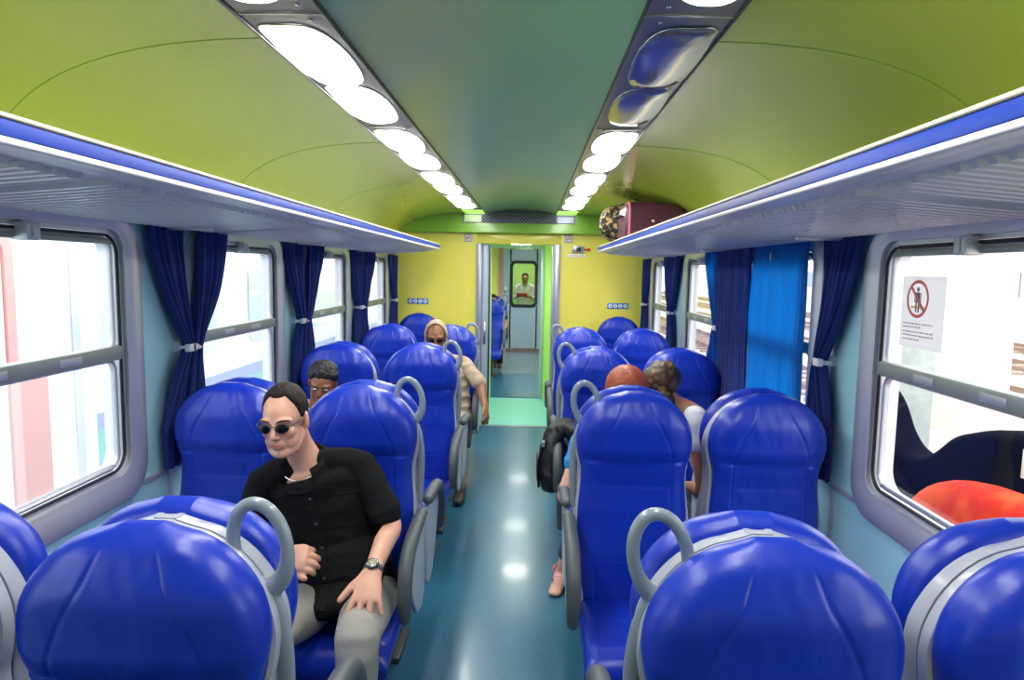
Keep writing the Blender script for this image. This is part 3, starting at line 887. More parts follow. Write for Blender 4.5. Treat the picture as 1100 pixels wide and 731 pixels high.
def text_obj(name,body,size,m,parent,loc,rx=pi/2,rz=0):
    cu=bpy.data.curves.new(name,'FONT'); cu.body=body; cu.size=size; cu.extrude=.0005; cu.align_x='CENTER'; cu.materials.append(m)
    o=bpy.data.objects.new(name,cu); link(o,parent); o.location=loc; o.rotation_euler=(rx,0,rz); return o
def no_smoking(x,z,label):
    t=thing('no_smoking_sign',(x,YEND-.006,z),label,'sign')
    if z<2.2 : pass
    g=G(); g.box((-.042,0,-.042),(.042,.004,.042),bev=.003); g.build('plate',M['steel'],t)
    g=G(); g.box((-.034,-.001,-.034),(.034,.001,.034)); g.build('sign_face',M['signwhite'],t,smooth=False)
    g=G(); g.box((-.022,-.002,-.006),(.018,0,.002)); g.box((.004,-.002,.002),(.010,0,.018)); g.build('cigarette',M['signblack'],t,smooth=False)
    g=G(); g.torus_path([(.028*cos(2*pi*i/24),-.002,.028*sin(2*pi*i/24)) for i in range(24)],.0025,6); g.torus_path([(-.02,-.003,-.02),(.02,-.003,.02)],.0025,6,closed=False); g.build('red_ring',M['red'],t)
no_smoking(-.58,2.145,'small no smoking sign above the left side of the door')
no_smoking(.535,2.150,'small no smoking sign above the right side of the door')
def seat_plate(x,z,label):
    t=thing('pictogram_plate',(x,YEND-.005,z),label,'sign')
    g=G(); g.box((-.118,0,-.032),(.118,.004,.032),bev=.003); g.build('plate',M['signblue'],t)
    for k in range(4):
        g=G(); cx=-.084+.056*k
        g.add([(cx+.022*cos(2*pi*i/20),-.0012,.022*sin(2*pi*i/20)) for i in range(20)],[tuple(range(20))])
        o=g.build('white_disc',M['signwhite'],t,smooth=False)
        g=G(); g.box((cx-.006,-.0022,-.012),(cx+.006,-.0013,.006)); g.ell((cx,-.0018,.011),(.005,.0006,.005),n=10); g.build('pictogram',M['signblue'],o,smooth=False)
seat_plate(-1.146,1.427,'small blue plate with four white pictograms on the left end wall')
seat_plate(1.107,1.412,'small blue plate with four white pictograms on the right end wall')
t=thing('emergency_handle_box',(.655,YEND,2.035),'grey emergency alarm box with red knob beside the right rack end','alarm')
g=G(); g.box((-.075,-.03,-.035),(.055,0,.035),bev=.004); g.build('housing',M['steel'],t)
g=G(); g.box((-.03,-.035,-.022),(.02,-.028,.022),bev=.002); g.build('dark_window',M['signblack'],t)
g=G(); g.limb([(.055,-.015,0),(.10,-.015,0)],[.008,.008],n=8); g.ell((.108,-.02,0),(.018,.018,.018),n=14); g.build('red_knob',M['red'],t)
t=thing('label_strip',(.63,YEND-.003,1.965),'pale strip label under the alarm box on the yellow wall','sign')
g=G(); g.box((-.10,0,-.016),(.10,.003,.016),bev=.001); g.build('strip',M['signwhite'],t)
g=G()
for k in range(14): g.box((-.085+.012*k,-.001,-.004),(-.077+.012*k,.0005,.005))
g.build('printed_line',M['steel'],t,smooth=False)
t=thing('emergency_exit_sign',(W-.003,4.36,1.825),'small green and white pictogram sign at the right wall between curtains','sign')
g=G(); g.box((-.002,-.05,-.06),(.002,.05,.06),bev=.001); g.build('plate',M['signgreen'],t)
g=G(); g.box((-.004,-.032,-.015),(-.002,.03,.04)); g.box((-.004,-.032,-.045),(-.002,.03,-.028)); g.build('white_pictogram',M['signwhite'],t,smooth=False)

# ------------------------------------------------------------------ luggage
def suitcase():
    t=thing('suitcase',(1.09,5.28,2.022),'dark aubergine ribbed suitcase lying on the right luggage rack','suitcase')
    g=G(); Rr=[]
    for x,k in ((-.27,.80),(-.262,.90),(-.24,.97),(-.2,1),(0,1),(.1,.95),(.18,.82),(.235,.60),(.25,.52)):
        zt=.295*k
        pl=rrect(-.20*(.9+.1*k),.20*(.9+.1*k),.005,zt,.05,5); Rr.append([(x,y,z) for y,z in pl])
    g.loft(Rr); g.build('shell',M['purple'],t)
    g=G()
    for q in range(7):
        z=.05+.034*q; g.torus_path([(-.22,-.203,z),(0,-.205,z),(.1,-.203,z*.94)],.0045,6,closed=False)
    g.build('rib',M['purple'],t)
    g=G(); g.torus_path([(-.235,y,z) for y,z in rrect(-.203,.203,.0,.285,.06,6)],(.012,.010),8); g.build('edge_piping',M['purplefront'],t)
    g=G(); g.limb([(-.275,-.08,.19),(-.31,-.06,.19),(-.31,.06,.19),(-.275,.08,.19)],[.010]*4,n=8); g.build('carry_handle',M['blackbag'],t)
    g=G(); g.ell((-.06,-.206,.15),(.012,.004,.012),n=14); g.box((-.0,-.2065,.135),(.10,-.203,.145)); g.build('badge',M['silver'],t)
    g=G()
    for y in (-.15,.15):
        g.ell((-.22,y,.0),(.02,.012,.02),n=10)
    g.build('wheel',M['rubber'],t)
suitcase()
t=thing('duffel_bag',(.97,5.75,2.03),'black and tan camouflage holdall behind the suitcase on the right rack','bag')
g=G(); g.limb([(-.14,0,.165),(-.05,0,.17),(.10,0,.165),(.18,0,.12)],[(.13,.15),(.16,.16),(.15,.15),(.10,.10)],n=24,side=(0,1,0))
o=fuse(g,'bag_body',M['camo'],t,.012,3,(.010,14,(1,1,1)))
g=G(); g.limb([(-.1,-.15,.18),(-.12,-.17,.26),(.0,-.165,.29),(.08,-.15,.2)],[(.010,.006)]*4,n=8); g.build('strap',M['blackbag'],t)
t=thing('rucksack',(.33,4.0,.50),'black rucksack on the third right aisle seat, hanging over its armrest into the aisle','bag')
g=G(); g.limb([(-.04,-.02,.33),(-.06,-.02,.22),(-.065,-.02,.06),(-.06,-.02,-.0)],[(.045,.06),(.06,.12),(.065,.14),(.055,.11)],n=20,side=(1,0,0))
g.limb([(-.03,0,.34),(.06,.0,.34),(.12,.02,.22),(.15,.0,.06)],[(.05,.04),(.09,.05),(.12,.10),(.13,.09)],n=20,side=(0,1,0))
fuse(g,'bag_body',M['blackbag'],t,.01,3,(.010,10,(1,1,1)))
g=G(); g.limb([(-.10,-.10,.28),(-.135,-.12,.15),(-.13,-.10,0.0)],[(.012,.004)]*3,n=8); g.limb([(.02,-.12,.30),(.10,-.15,.18),(.14,-.12,.06)],[(.014,.005)]*3,n=8); g.build('strap',M['blackbag'],t)
g=G(); g.box((-.145,-.10,.03),(-.115,.08,.17),bev=.015); g.build('pocket',M['blackbag'],t)
g=G(); g.box((-.118,-.13,.25),(-.10,-.10,.285),bev=.004); g.build('buckle',M['handle'],t)
# ------------------------------------------------------------------ people
def rot(rx=0, ry=0, rz=0): return Matrix.Rotation(R(rz),3,'Z') @ Matrix.Rotation(R(ry),3,'Y') @ Matrix.Rotation(R(rx),3,'X')
def head_pieces(g, s=1, ears=True, full=True):
    """head around its own centre, face towards -Y"""
    k = len(g.V)
    g.ell((0,.016,.030),(.0745,.095,.086),n=32)
    g.ell((0,-.012,.020),(.068,.078,.075),n=28)
    g.ell((0,-.026,-.030),(.061,.066,.070),n=28)
    g.ell((0,-.036,-.076),(.046,.046,.036),n=24)
    g.limb([(-.056,.0,-.050),(-.044,-.038,-.084),(0,-.072,-.096),(.044,-.038,-.084),(.056,.0,-.050)],[.018,.018,.018,.018,.018],n=12)
    g.ell((0,-.078,-.094),(.020,.014,.016),n=14)
    for q in (-1,1): g.ell((q*.036,-.040,-.058),(.026,.034,.034),n=18); g.ell((q*.044,-.010,-.050),(.022,.040,.040),n=18)
    for q in (-1,1):
        g.ell((q*.038,-.060,-.022),(.024,.022,.022),n=16)
        g.limb([(q*.052,-.066,.020),(q*.030,-.084,.026),(q*.008,-.086,.020)],[.009,.0105,.009],n=10)
        if ears:
            g.ell((q*.079,.014,-.006),(.008,.019,.032),rot(-8,0,q*14),n=16)
            g.ell((q*.077,.008,-.024),(.008,.011,.014),n=12)
        g.ell((q*.0125,-.096,-.030),(.0085,.010,.0075),n=12)
    g.limb([(0,-.082,.022),(0,-.094,.002),(0,-.107,-.022),(0,-.108,-.029)],[.0085,.0095,.0115,.0095],n=12)
    g.ell((0,-.088,-.052),(.026,.010,.012),n=14)
    g.ell((0,-.090,-.056),(.023,.0085,.005),n=14)
    g.ell((0,-.088,-.066),(.020,.0085,.0055),n=14)
    g.ell((0,-.080,-.060),(.030,.014,.020),n=14)
    return k
def put(g, k, c, rm, s):
    for i in range(k, len(g.V)):
        v = rm @ (Vector(g.V[i])*s); g.V[i] = (v.x+c[0], v.y+c[1], v.z+c[2])
def hair_cap(parent, c, rm, s, line, th, m, rough=.003, name='hair', rad=(.0755,.096,.0865)):
    """closed cap of hair; line(az) gives the lowest elevation, az 0 = forehead"""
    V=[];F=[]; na,nt=64,26
    for layer in (0,1):
        for i in range(nt+1):
            t=i/nt
            for j in range(na):
                az=2*pi*j/na; d=az if az<pi else 2*pi-az
                lo=R(line(math.degrees(d))); el=pi/2+(lo-pi/2)*t
                h=th(math.degrees(d),math.degrees(el))*(1-t**8) if layer==0 else -.004
                v=Vector((rad[0]*cos(el)*sin(az),-rad[1]*cos(el)*cos(az),rad[2]*sin(el)))
                nn=v.normalized()
                if layer==0: h+=rough*noise.noise(Vector((v.x*45+c[0]*10,v.y*45,v.z*45)))+rough*.6*noise.noise(Vector((v.x*110,v.y*60,v.z*110)))
                v=v+nn*h+Vector((0,.016,.030))
                v=rm@(v*s); V.append((v.x+c[0],v.y+c[1],v.z+c[2]))
    n1=(nt+1)*na
    for L,fl in ((0,0),(n1,1)):
        for i in range(nt):
            for j in range(na):
                q=(L+i*na+j,L+i*na+(j+1)%na,L+(i+1)*na+(j+1)%na,L+(i+1)*na+j); F.append(q[::-1] if fl else q)
        F.append(tuple(L+j for j in range(na))[::-1] if not fl else tuple(L+j for j in range(na)))
    for j in range(na): F.append((nt*na+j,nt*na+(j+1)%na,n1+nt*na+(j+1)%na,n1+nt*na+j))
    o=mk(name,V,F,m,parent)
    bm=bmesh.new(); bm.from_mesh(o.data); bmesh.ops.recalc_face_normals(bm,faces=bm.faces); bm.to_mesh(o.data); bm.free(); return o
def sunglasses(parent, c, rm, s, w=.023, h=.0155):
    def T(p): v=rm@(Vector(p)*s); return (v.x+c[0],v.y+c[1],v.z+c[2])
    t=G()
    for q in (-1,1):
        k=len(t.V); rings=[]
        for d,sc in ((.002,.96),(.0,1),(-.003,.97),(-.0045,.8),(-.0055,.45),(-.006,.1)):
            rings.append([(q*.033+w*sc*cos(2*pi*i/28), -.102+d+abs(w*sc*cos(2*pi*i/28)*q+0.0)*.0+ (.010*max(0,q*w*sc*cos(2*pi*i/28)/w)), .004+h*sc*sin(2*pi*i/28)) for i in range(28)])
        t.loft(rings); t.V[k:]=[T(p) for p in t.V[k:]]
    o=t.build('sunglasses',M['blackgloss'],parent)
    g=G()
    g.limb([T((-.012,-.104,.010)),T((0,-.108,.014)),T((.012,-.104,.010))],[.0016]*3,n=8)
    for q in (-1,1):
        g.limb([T((q*.055,-.092,.010)),T((q*.068,-.080,.012)),T((q*.078,-.03,.012)),T((q*.082,.012,.012)),T((q*.080,.028,-.004))],[.0018,.0022,.0016,.0016,.0014],n=8)
        g.torus_path([T((q*.033+(w+.0006)*cos(2*pi*i/28),-.102+.010*max(0,q*cos(2*pi*i/28)),.004+(h+.0006)*sin(2*pi*i/28))) for i in range(28)],.0013,6)
    g.build('glasses_frame',M['base'],o)
    return o
def hand_pieces(g, wrist, palm_dir, back, thumb_side, s=1, curl=(10,14,12), spread=7, thumb_out=38, flen=(.072,.080,.074,.058)):
    """palm_dir: wrist->knuckles, back: normal of the back of the hand, thumb_side: +1/-1 along side = palm_dir x back"""
    d=Vector(palm_dir).normalized(); b=Vector(back); b=(b-d*b.dot(d)).normalized(); sd=d.cross(b)*thumb_side
    w=Vector(wrist)
    P=lambda a,x,z: w+d*(a*s)+sd*(x*s)+b*(z*s)
    g.limb([P(-.02,0,0),P(.02,0,0),P(.05,.001,.001),P(.078,0,0),P(.092,0,-.001)],[(.027*s,.020*s),(.031*s,.019*s),(.040*s,.017*s),(.042*s,.014*s),(.038*s,.011*s)],n=18,side=sd)
    g.limb([P(.01,.020,-.005),P(.035,.032,-.008),P(.055,.036,-.008)],[.016*s,.017*s,.012*s],n=12)
    for i,(x,L) in enumerate(zip((.030,.010,-.011,-.030),flen)):
        a0=R((1.5-i)*spread); base=P(.080-(.010 if i==3 else .002 if i==0 else 0),x,.001)
        fd=(d*cos(a0)+sd*sin(a0)).normalized(); pts=[base-fd*.02*s,base]; cur=base; ang=0
        for seg,cu in zip((.45,.32,.23),curl):
            ang+=R(cu); dv=fd*cos(ang)-b*sin(ang); cur=cur+dv*(L*seg*s); pts.append(cur)
        r=(.0098 if i!=3 else .0085)*s
        g.limb(pts,[r*1.08,r*1.1,r*1.0,r*.92,r*.78],n=12,sub=4)
    ta=R(thumb_out); td=(d*cos(ta)+sd*sin(ta)-b*.15).normalized(); base=P(.022,.026,-.004)
    td2=(td*.92+d*.35).normalized()
    g.limb([base-td*.01*s,base+td*.032*s,base+td*.032*s+td2*.030*s,base+td*.032*s+td2*.054*s],[.0135*s,.0125*s,.0115*s,.0088*s],n=12,sub=4)
def person(label, J, st):
    """J: joints in world metres; st: style"""
    t=bpy.data.objects.new('person',None); t.location=(J['pelvis'][0],J['pelvis'][1],0); link(t)
    tag(t,label,'person')
    off=Vector(t.location)
    J={k:tuple(Vector(v)-off) if isinstance(v,(tuple,Vector)) and len(v)==3 else v for k,v in J.items()}
    V=Vector; s=st.get('s',1); hs=st.get('hs',1)
    g=G(); k=head_pieces(g,ears=st.get('ears',True)); rm=rot(*st['hrot']) @ Matrix.Diagonal(st.get('hscale',(1,1,1))); c=J['head']; put(g,k,c,rm,hs)
    nb=V(J['neck']); hd=V(c)
    skull=hd+rm@(V((0,.022,-.045))*hs)
    g.limb([skull+V((0,0,.02)),skull*.5+nb*.5+V((0,.004,0)),nb,nb+(V(J['chest'])-nb)*.3],[(.055*hs,.056*hs),(.053*hs,.054*hs),(.060*hs,.058*hs),(.085*s,.065*s)],n=20,side=(1,0,0))
    ch=V(J['chest']); pe=V(J['pelvis'])
    g.limb([nb+(ch-nb)*.35,ch,ch*.45+pe*.55,pe],[(.13*s,.075*s),(.15*s,.09*s),(.135*s,.09*s),(.14*s,.09*s)],n=20,side=tuple(V(J['shL'])-V(J['shR'])))
    for q in 'LR':
        sh,el,wr=V(J['sh'+q]),V(J['el'+q]),V(J['wr'+q])
        g.limb([nb*.45+sh*.55,sh,sh*.5+el*.5,el,el*.6+wr*.4,wr],[.045*s,.048*s,.043*s,.037*s,.038*s,(.027*s,.021*s)],n=16)
        h=J.get('hand'+q)
        if h: hand_pieces(g,wr,h['dir'],h['back'],h['thumb'],s=st.get('hands',1.0),**h.get('kw',{}))
        hp=pe+(V((.095*s,0,-.01)) if (q=='L')==(J['shL'][0]>J['shR'][0]) else V((-.095*s,0,-.01)))
        kn,an=V(J['kn'+q]),V(J['an'+q])
        g.limb([hp,hp*.5+kn*.5,kn,kn*.6+an*.4,an],[.075*s,.068*s,.052*s,.050*s,.034*s],n=16)
        tdir=V(J.get('toe',(0,-1,0))).normalized(); g.limb([an+V((0,0,-.01)),an+tdir*.07+V((0,0,-.045)),an+tdir*.17+V((0,0,-.058))],[(.032,.032),(.040,.028),(.036,.016)],n=12,side=tuple(tdir.cross(V((0,0,1)))))
    fuse(g,'body',st['skin'],t,st.get('vox',.006),st.get('it',3))
    # garments -----------------------------------------------------------
    shd=tuple(V(J['shL'])-V(J['shR']))
    g=G(); e=st.get('ease',.014)
    g.limb([nb+(ch-nb)*st.get('ntop',.12),nb+(ch-nb)*.35,ch,ch*.5+pe*.5,pe+(pe-ch)*.05+V((0,0,0))],[(.085*s,.062*s),(.165*s,.088*s+e*.3),(.168*s+e,.108*s+e),(.162*s+e,.115*s+e),(.168*s+e,.118*s+e)],n=28,side=shd)
    if st.get('hem'):
        for p in st['hem']:
            g.limb([V(q_)-off for q_ in p[0]],p[1],n=18,side=shd)
    for q in 'LR':
        sh,el,wr=V(J['sh'+q]),V(J['el'+q]),V(J['wr'+q]); sl=st['sleeve']
        if isinstance(sl,dict): sl=sl[q]
        if sl<=1:
            g.limb([nb*.6+sh*.4,sh,sh+(el-sh)*sl*.6,sh+(el-sh)*sl],[.056*s,.058*s,.056*s,.061*s],n=20)
        else:
            g.limb([nb*.6+sh*.4,sh,sh*.5+el*.5,el,el+(wr-el)*(sl-1)],[.058*s,.064*s,.058*s,.052*s,.040*s],n=20)
    fuse(g,st.get('topname','shirt'),st['top'],t,st.get('cvox',.008),3,st.get('wr',(.004,7,(1,1,2.2))))
    g=G()
    for q in 'LR':
        hp=pe+(V((.085*s,0,-.01)) if (q=='L')==(J['shL'][0]>J['shR'][0]) else V((-.085*s,0,-.01)))
        kn,an=V(J['kn'+q]),V(J['an'+q]); lg=st.get('leg',1.0)
        g.limb([pe+(ch-pe)*.12,hp,hp*.5+kn*.5,kn,kn+(an-kn)*.5*lg,kn+(an-kn)*.96*lg],[.10*s,.098*s,.086*s,.070*s,.062*s,.058*s],n=20)
    fuse(g,'trousers',st['bottom'],t,.009,3,(.004,6,(1,1,1.6)))
    if st.get('shoes',True):
        for q in 'LR':
            an=V(J['an'+q]); tdir=V(J.get('toe',(0,-1,0))).normalized()
            g=G(); g.limb([an-tdir*.03+V((0,0,-.03)),an+tdir*.05+V((0,0,-.045)),an+tdir*.17+V((0,0,-.052)),an+tdir*.20+V((0,0,-.056))],[(.042,.050),(.048,.042),(.046,.032),(.036,.022)],n=16,side=tuple(tdir.cross(V((0,0,1)))))
            fuse(g,'shoe',st.get('shoem',M['shoe']),t,.008,2)
    return t,off,rm,c,hs

# --- man in the black shirt ---------------------------------------------
JM=dict(pelvis=(-.545,2.46,.555),chest=(-.640,2.46,.88),neck=(-.700,2.425,1.065),head=(-.742,2.335,1.236),
 shL=(-.505,2.47,1.03),shR=(-.865,2.43,.965),elL=(-.372,2.40,.835),wrL=(-.392,2.185,.752),
 elR=(-.925,2.38,.74),wrR=(-.738,2.24,.768),knL=(-.405,2.03,.585),anL=(-.42,2.08,.085),knR=(-.690,2.04,.575),anR=(-.70,2.10,.085),
 handL=dict(dir=(-.02,-.80,-.55),back=(0,-.55,.83),thumb=1,kw=dict(curl=(14,16,10),spread=13,thumb_out=46)),
 handR=dict(dir=(.95,-.25,.10),back=(.1,-.75,.6),thumb=1,kw=dict(curl=(38,45,30),spread=3,thumb_out=25)))
MANS=(.95,1,1.02)
tm,off,rm,hc,hs=person('middle-aged man in black short-sleeved shirt and oval sunglasses, hand on his knee',JM,dict(
 hrot=(8,-3,-3),skin=M['skin_light'],top=M['shirt_black'],bottom=M['pants'],sleeve=.80,vox=.0038,it=5,cvox=.006,ntop=.26,hscale=MANS,hands=1.16,hs=1.01,s=1.0,
 wr=(.0055,6,(1,1,2.0)),
 hem=[([(-.56,2.40,.70),(-.55,2.32,.60),(-.535,2.22,.60)],[(.165,.10),(.16,.08),(.12,.035)])]))
def hl(d): return 49+2.5*(d/38)**2 if d<38 else (51.5-(d-38)*1.27 if d<58 else (26-(d-58)*2.6 if d<72 else max(-38,-10-(d-72)*.45)))
hair_cap(tm,hc,rm,hs,hl,lambda d,e:.005+.008*max(0,min(1,(e-15)/50)),M['hair_dark'],rough=.003)
sunglasses(tm,hc,rm,hs)
def HT(p): v=rm@(Vector(p)*hs); return (v.x+hc[0],v.y+hc[1],v.z+hc[2])
g=G(); g.limb([HT((-.023,-.0905,-.0595)),HT((-.010,-.0985,-.0560)),HT((0,-.0990,-.0575)),HT((.010,-.0985,-.0560)),HT((.023,-.0905,-.0595))],[.0018,.0030,.0030,.0030,.0018],n=10)
g.limb([HT((-.020,-.0905,-.0625)),HT((-.009,-.0965,-.0660)),HT((.009,-.0965,-.0660)),HT((.020,-.0905,-.0625))],[.0018,.0036,.0036,.0018],n=10)
fuse(g,'lips',M['lips'],tm,.0015,1)
for q in (-1,1):
    g=G(); g.limb([HT((q*.054,-.076,.024)),HT((q*.036,-.0920,.0290)),HT((q*.016,-.0940,.0245))],[.0020,.0034,.0026],n=8); g.build('eyebrow',M['hair_dark'],tm)
# necklace, undershirt, collar, buttons, pocket
nk=Vector(JM['neck'])-off; chv=Vector(JM['chest'])-off
def ringpts(c,a,b,tilt,n=40,rz=0):
    out=[]
    Rm=rot(tilt,0,rz)
    for i in range(n):
        v=Rm@Vector((a*cos(2*pi*i/n),b*sin(2*pi*i/n),0)); out.append(tuple(Vector(c)+v))
    return out
g=G(); g.torus_path(ringpts(nk+Vector((-.006,-.014,-.016)),.074,.074,34,rz=-10),.0015,6); g.build('necklace',M['silver'],tm)
def collar(parent,c,m,rz=-12,tilt=30,open_=44,r0=.070,r1=.092,h=.045,name='shirt_collar'):
    V_=[];F_=[];n=40;Rm=rot(tilt,0,rz)
    for lay in (0,1):
        for i in range(n+1):
            a=R(-90+open_)+R(360-2*open_)*i/n
            e=1-abs(2*i/n-1); tip=max(0,1-e*3.2)
            for (rr,zz) in ((r0,-.005),(r0+.002,h*.8),(r0+.008,h),(r1,h*.55),(r1+.018+.020*tip,-.005-.040*tip)):
                rr2=rr+(.0025 if lay else 0)
                v=Rm@Vector((rr2*cos(a),rr2*sin(a),zz)); V_.append(tuple(Vector(c)+v))
    k=5;N=(n+1)*k
    for lay in (0,1):
        for i in range(n):
            for j in range(k-1):
                q=(lay*N+i*k+j,lay*N+(i+1)*k+j,lay*N+(i+1)*k+j+1,lay*N+i*k+j+1); F_.append(q if lay else q[::-1])
    o=mk(name,V_,F_,m,parent); return o
collar(tm,nk+Vector((0,.004,-.022)),M['shirt_black'])
from mathutils.bvhtree import BVHTree
def surf(parent,name_):
    o=[c for c in parent.children if c.name.split('.')[0]==name_][0]
    return BVHTree.FromPolygons([v.co.copy() for v in o.data.vertices],[tuple(p.vertices) for p in o.data.polygons])
bt=surf(tm,'shirt')
def onshirt(x,z,lift=.003):
    h=bt.ray_cast(Vector((x-off.x,-3,z)),Vector((0,1,0)))
    return (h[0]+h[1]*lift) if h[0] is not None else None
def strip_on(path,w,m,name,th=.0022):
    g=G(); rings=[]
    for x,z in path:
        a_=onshirt(x-w/2,z); b_=onshirt(x+w/2,z)
        if a_ is None or b_ is None: continue
        n=Vector((0,-1,0)); rings.append([tuple(a_-n*.004),tuple(b_-n*.004),tuple(b_+n*th),tuple(a_+n*th)])
    if len(rings)>2: g.loft(rings); g.build(name,m,tm)
pl=[(-.672+.105*k/40-.0*k, 1.005-.40*k/40) for k in range(41)]
strip_on(pl,.030,M['shirt_black'],'shirt_placket')
for k in (6,15,24,33):
    p_=onshirt(pl[k][0],pl[k][1],.007)
    if p_: g=G(); g.ell(tuple(p_),(.0055,.0025,.0055),n=12); g.build('button',M['base'],tm)
pk=[(-.60+.105*i/10,.945+.006*sin(i)) for i in range(11)]
g=G()
for path in ([(x,.955) for x in [-.60+.01*i for i in range(12)]],[(-.60,.955-.012*i) for i in range(10)],[(-.49,.955-.012*i) for i in range(10)],[(x,.84) for x in [-.60+.01*i for i in range(12)]]):
    q_=[onshirt(x,z,.0015) for x,z in path]; q_=[tuple(p) for p in q_ if p is not None]
    if len(q_)>2: g.limb(q_,[.0022]*len(q_),n=6,sub=1)
if g.V: g.build('chest_pocket',M['shirt_black'],tm)
# undershirt edge inside the open collar
g=G(); g.torus_path(ringpts(nk+Vector((-.004,-.026,-.050)),.088,.080,40,rz=-10),.007,8); g.build('undershirt',M['shirt_black'],tm)
# wrist watch
wv=Vector(JM['wrL'])-off; ev=Vector(JM['elL'])-off; ax=(wv-ev).normalized(); bk=Vector((0,-.45,.89)); bk=(bk-ax*bk.dot(ax)).normalized(); sd_=ax.cross(bk)
wc=wv-ax*.006
g=G(); g.torus_path([tuple(wc+sd_*.0315*cos(2*pi*i/32)+bk*.0255*sin(2*pi*i/32)) for i in range(32)],.004,8)
k_=len(g.V); g.V=[tuple(Vector(v)+ax*(Vector(v)-wc).dot(ax)*1.6) for v in g.V]
wt=g.build('wrist_watch',M['base'],tm)
def disc(r,z0,z1,m,name,n=28,par=wt):
    g=G(); g.loft([[tuple(wc+bk*z+ax*r*q*cos(2*pi*i/n)+sd_*r*q*sin(2*pi*i/n)) for i in range(n)] for z,q in ((z0,1),(z1-.001,1),(z1,.93))]); return g.build(name,m,par)
disc(.0215,.022,.034,M['base'],'case'); disc(.0185,.034,.0365,M['silver'],'bezel'); disc(.0145,.0365,.0375,mat('watch_dial',(.20,.22,.10),.3),'dial')
g=G(); g.limb([tuple(wc+bk*.0380),tuple(wc+bk*.0380+ax*.010)],[.0009,.0009],n=6); g.limb([tuple(wc+bk*.0380),tuple(wc+bk*.0380+sd_*.008)],[.0009,.0009],n=6); g.build('watch_hands',M['silver'],wt)
# --- hooded man -----------------------------------------------------------
JH=dict(pelvis=(-.53,5.46,.555),chest=(-.56,5.52,.85),neck=(-.62,5.50,1.065),head=(-.640,5.44,1.235),
 shL=(-.415,5.52,1.0),shR=(-.78,5.52,1.0),elL=(-.275,5.44,.86),wrL=(-.215,5.23,.70),elR=(-.86,5.40,.74),wrR=(-.72,5.2,.68),
 knL=(-.385,5.08,.58),anL=(-.39,5.10,.09),knR=(-.67,5.08,.58),anR=(-.67,5.1,.09),
 handL=dict(dir=(.25,-.6,-.75),back=(.9,-.1,.3),thumb=1,kw=dict(curl=(25,30,20),spread=5)),
 handR=dict(dir=(.6,-.7,-.1),back=(0,-.3,.9),thumb=1))
th,off,rm,hc,hs=person('man in beige hooded robe and dark glasses seated on the left near the open door',JH,dict(
 hrot=(14,0,6),skin=M['skin_brown'],top=M['beige'],bottom=M['pants'],sleeve={'L':.93,'R':1.8},topname='robe',hs=1.04,wr=(.010,8,(1,1,1.5)),ease=.02))
sunglasses(th,hc,rm,hs,.025,.015)
# hood: thick open shell around the face
V_=[];F_=[];na=40;nt=18
for lay in (0,1):
    for i in range(nt+1):
        t_=i/nt
        for j in range(na+1):
            a=2*pi*j/na
            # rim circle round the face at small t, closing behind the head
            ph=R(62)+t_*R(118)
            rr=(.092,.112,.125); q=lay*.007
            v=Vector(((rr[0]-q)*sin(ph)*cos(a),-(rr[1]-q)*cos(ph)*(1 if ph>pi/2 else .75),(rr[2]-q)*sin(ph)*sin(a)+.012-.010*(sin(a)<0)))
            v+=Vector((0,.015,0))+v.normalized()*.004*noise.noise(v*30)
            v=rm@(v*hs); V_.append((v.x+hc[0],v.y+hc[1],v.z+hc[2]))
n_=na+1;N_=(nt+1)*n_
for lay in (0,1):
    for i in range(nt):
        for j in range(na):
            q=(lay*N_+i*n_+j,lay*N_+i*n_+j+1,lay*N_+(i+1)*n_+j+1,lay*N_+(i+1)*n_+j); F_.append(q if lay==0 else q[::-1])
for j in range(na): F_.append((j,j+1,N_+j+1,N_+j))
mk('hood',V_,F_,M['beige'],th)
g=G(); nk=Vector(JH['neck'])-off; g.torus_path(ringpts(nk+Vector((0,-.005,.0)),.085,.080,20),.026,10); fuse(g,'scarf',M['beige'],th,.008,2,(.005,25,(1,1,1)))
# --- black-haired boy --------------------------------------------------------
JB=dict(pelvis=(-1.10,3.95,.53),chest=(-1.14,3.98,.76),neck=(-1.15,3.97,.945),head=(-1.105,3.93,1.095),
 shL=(-.99,4.0,.90),shR=(-1.28,3.97,.92),elL=(-.96,3.88,.68),wrL=(-1.02,3.68,.60),elR=(-1.30,3.85,.68),wrR=(-1.2,3.66,.60),
 knL=(-1.0,3.58,.55),anL=(-1.0,3.60,.09),knR=(-1.2,3.58,.55),anR=(-1.2,3.6,.09),
 handL=dict(dir=(-.4,-.85,-.2),back=(0,-.2,.95),thumb=1),handR=dict(dir=(.4,-.85,-.2),back=(0,-.2,.95),thumb=-1))
tb,off,rm,hc,hs=person('black-haired boy in patterned top, head just above the seat behind the sunglassed man',JB,dict(
 hrot=(22,6,10),skin=M['skin_brown'],top=M['pinkcheck'],bottom=M['denim'],sleeve=.7,hs=.98,s=.86,hands=.9))
def hl2(d): return 30-d*.15 if d<40 else (24-(d-40)*.9 if d<70 else max(-36,-3-(d-70)*.5))
hair_cap(tb,hc,rm,hs,hl2,lambda d,e:.016+.006*(e>20),M['hair_black'],rough=.010)
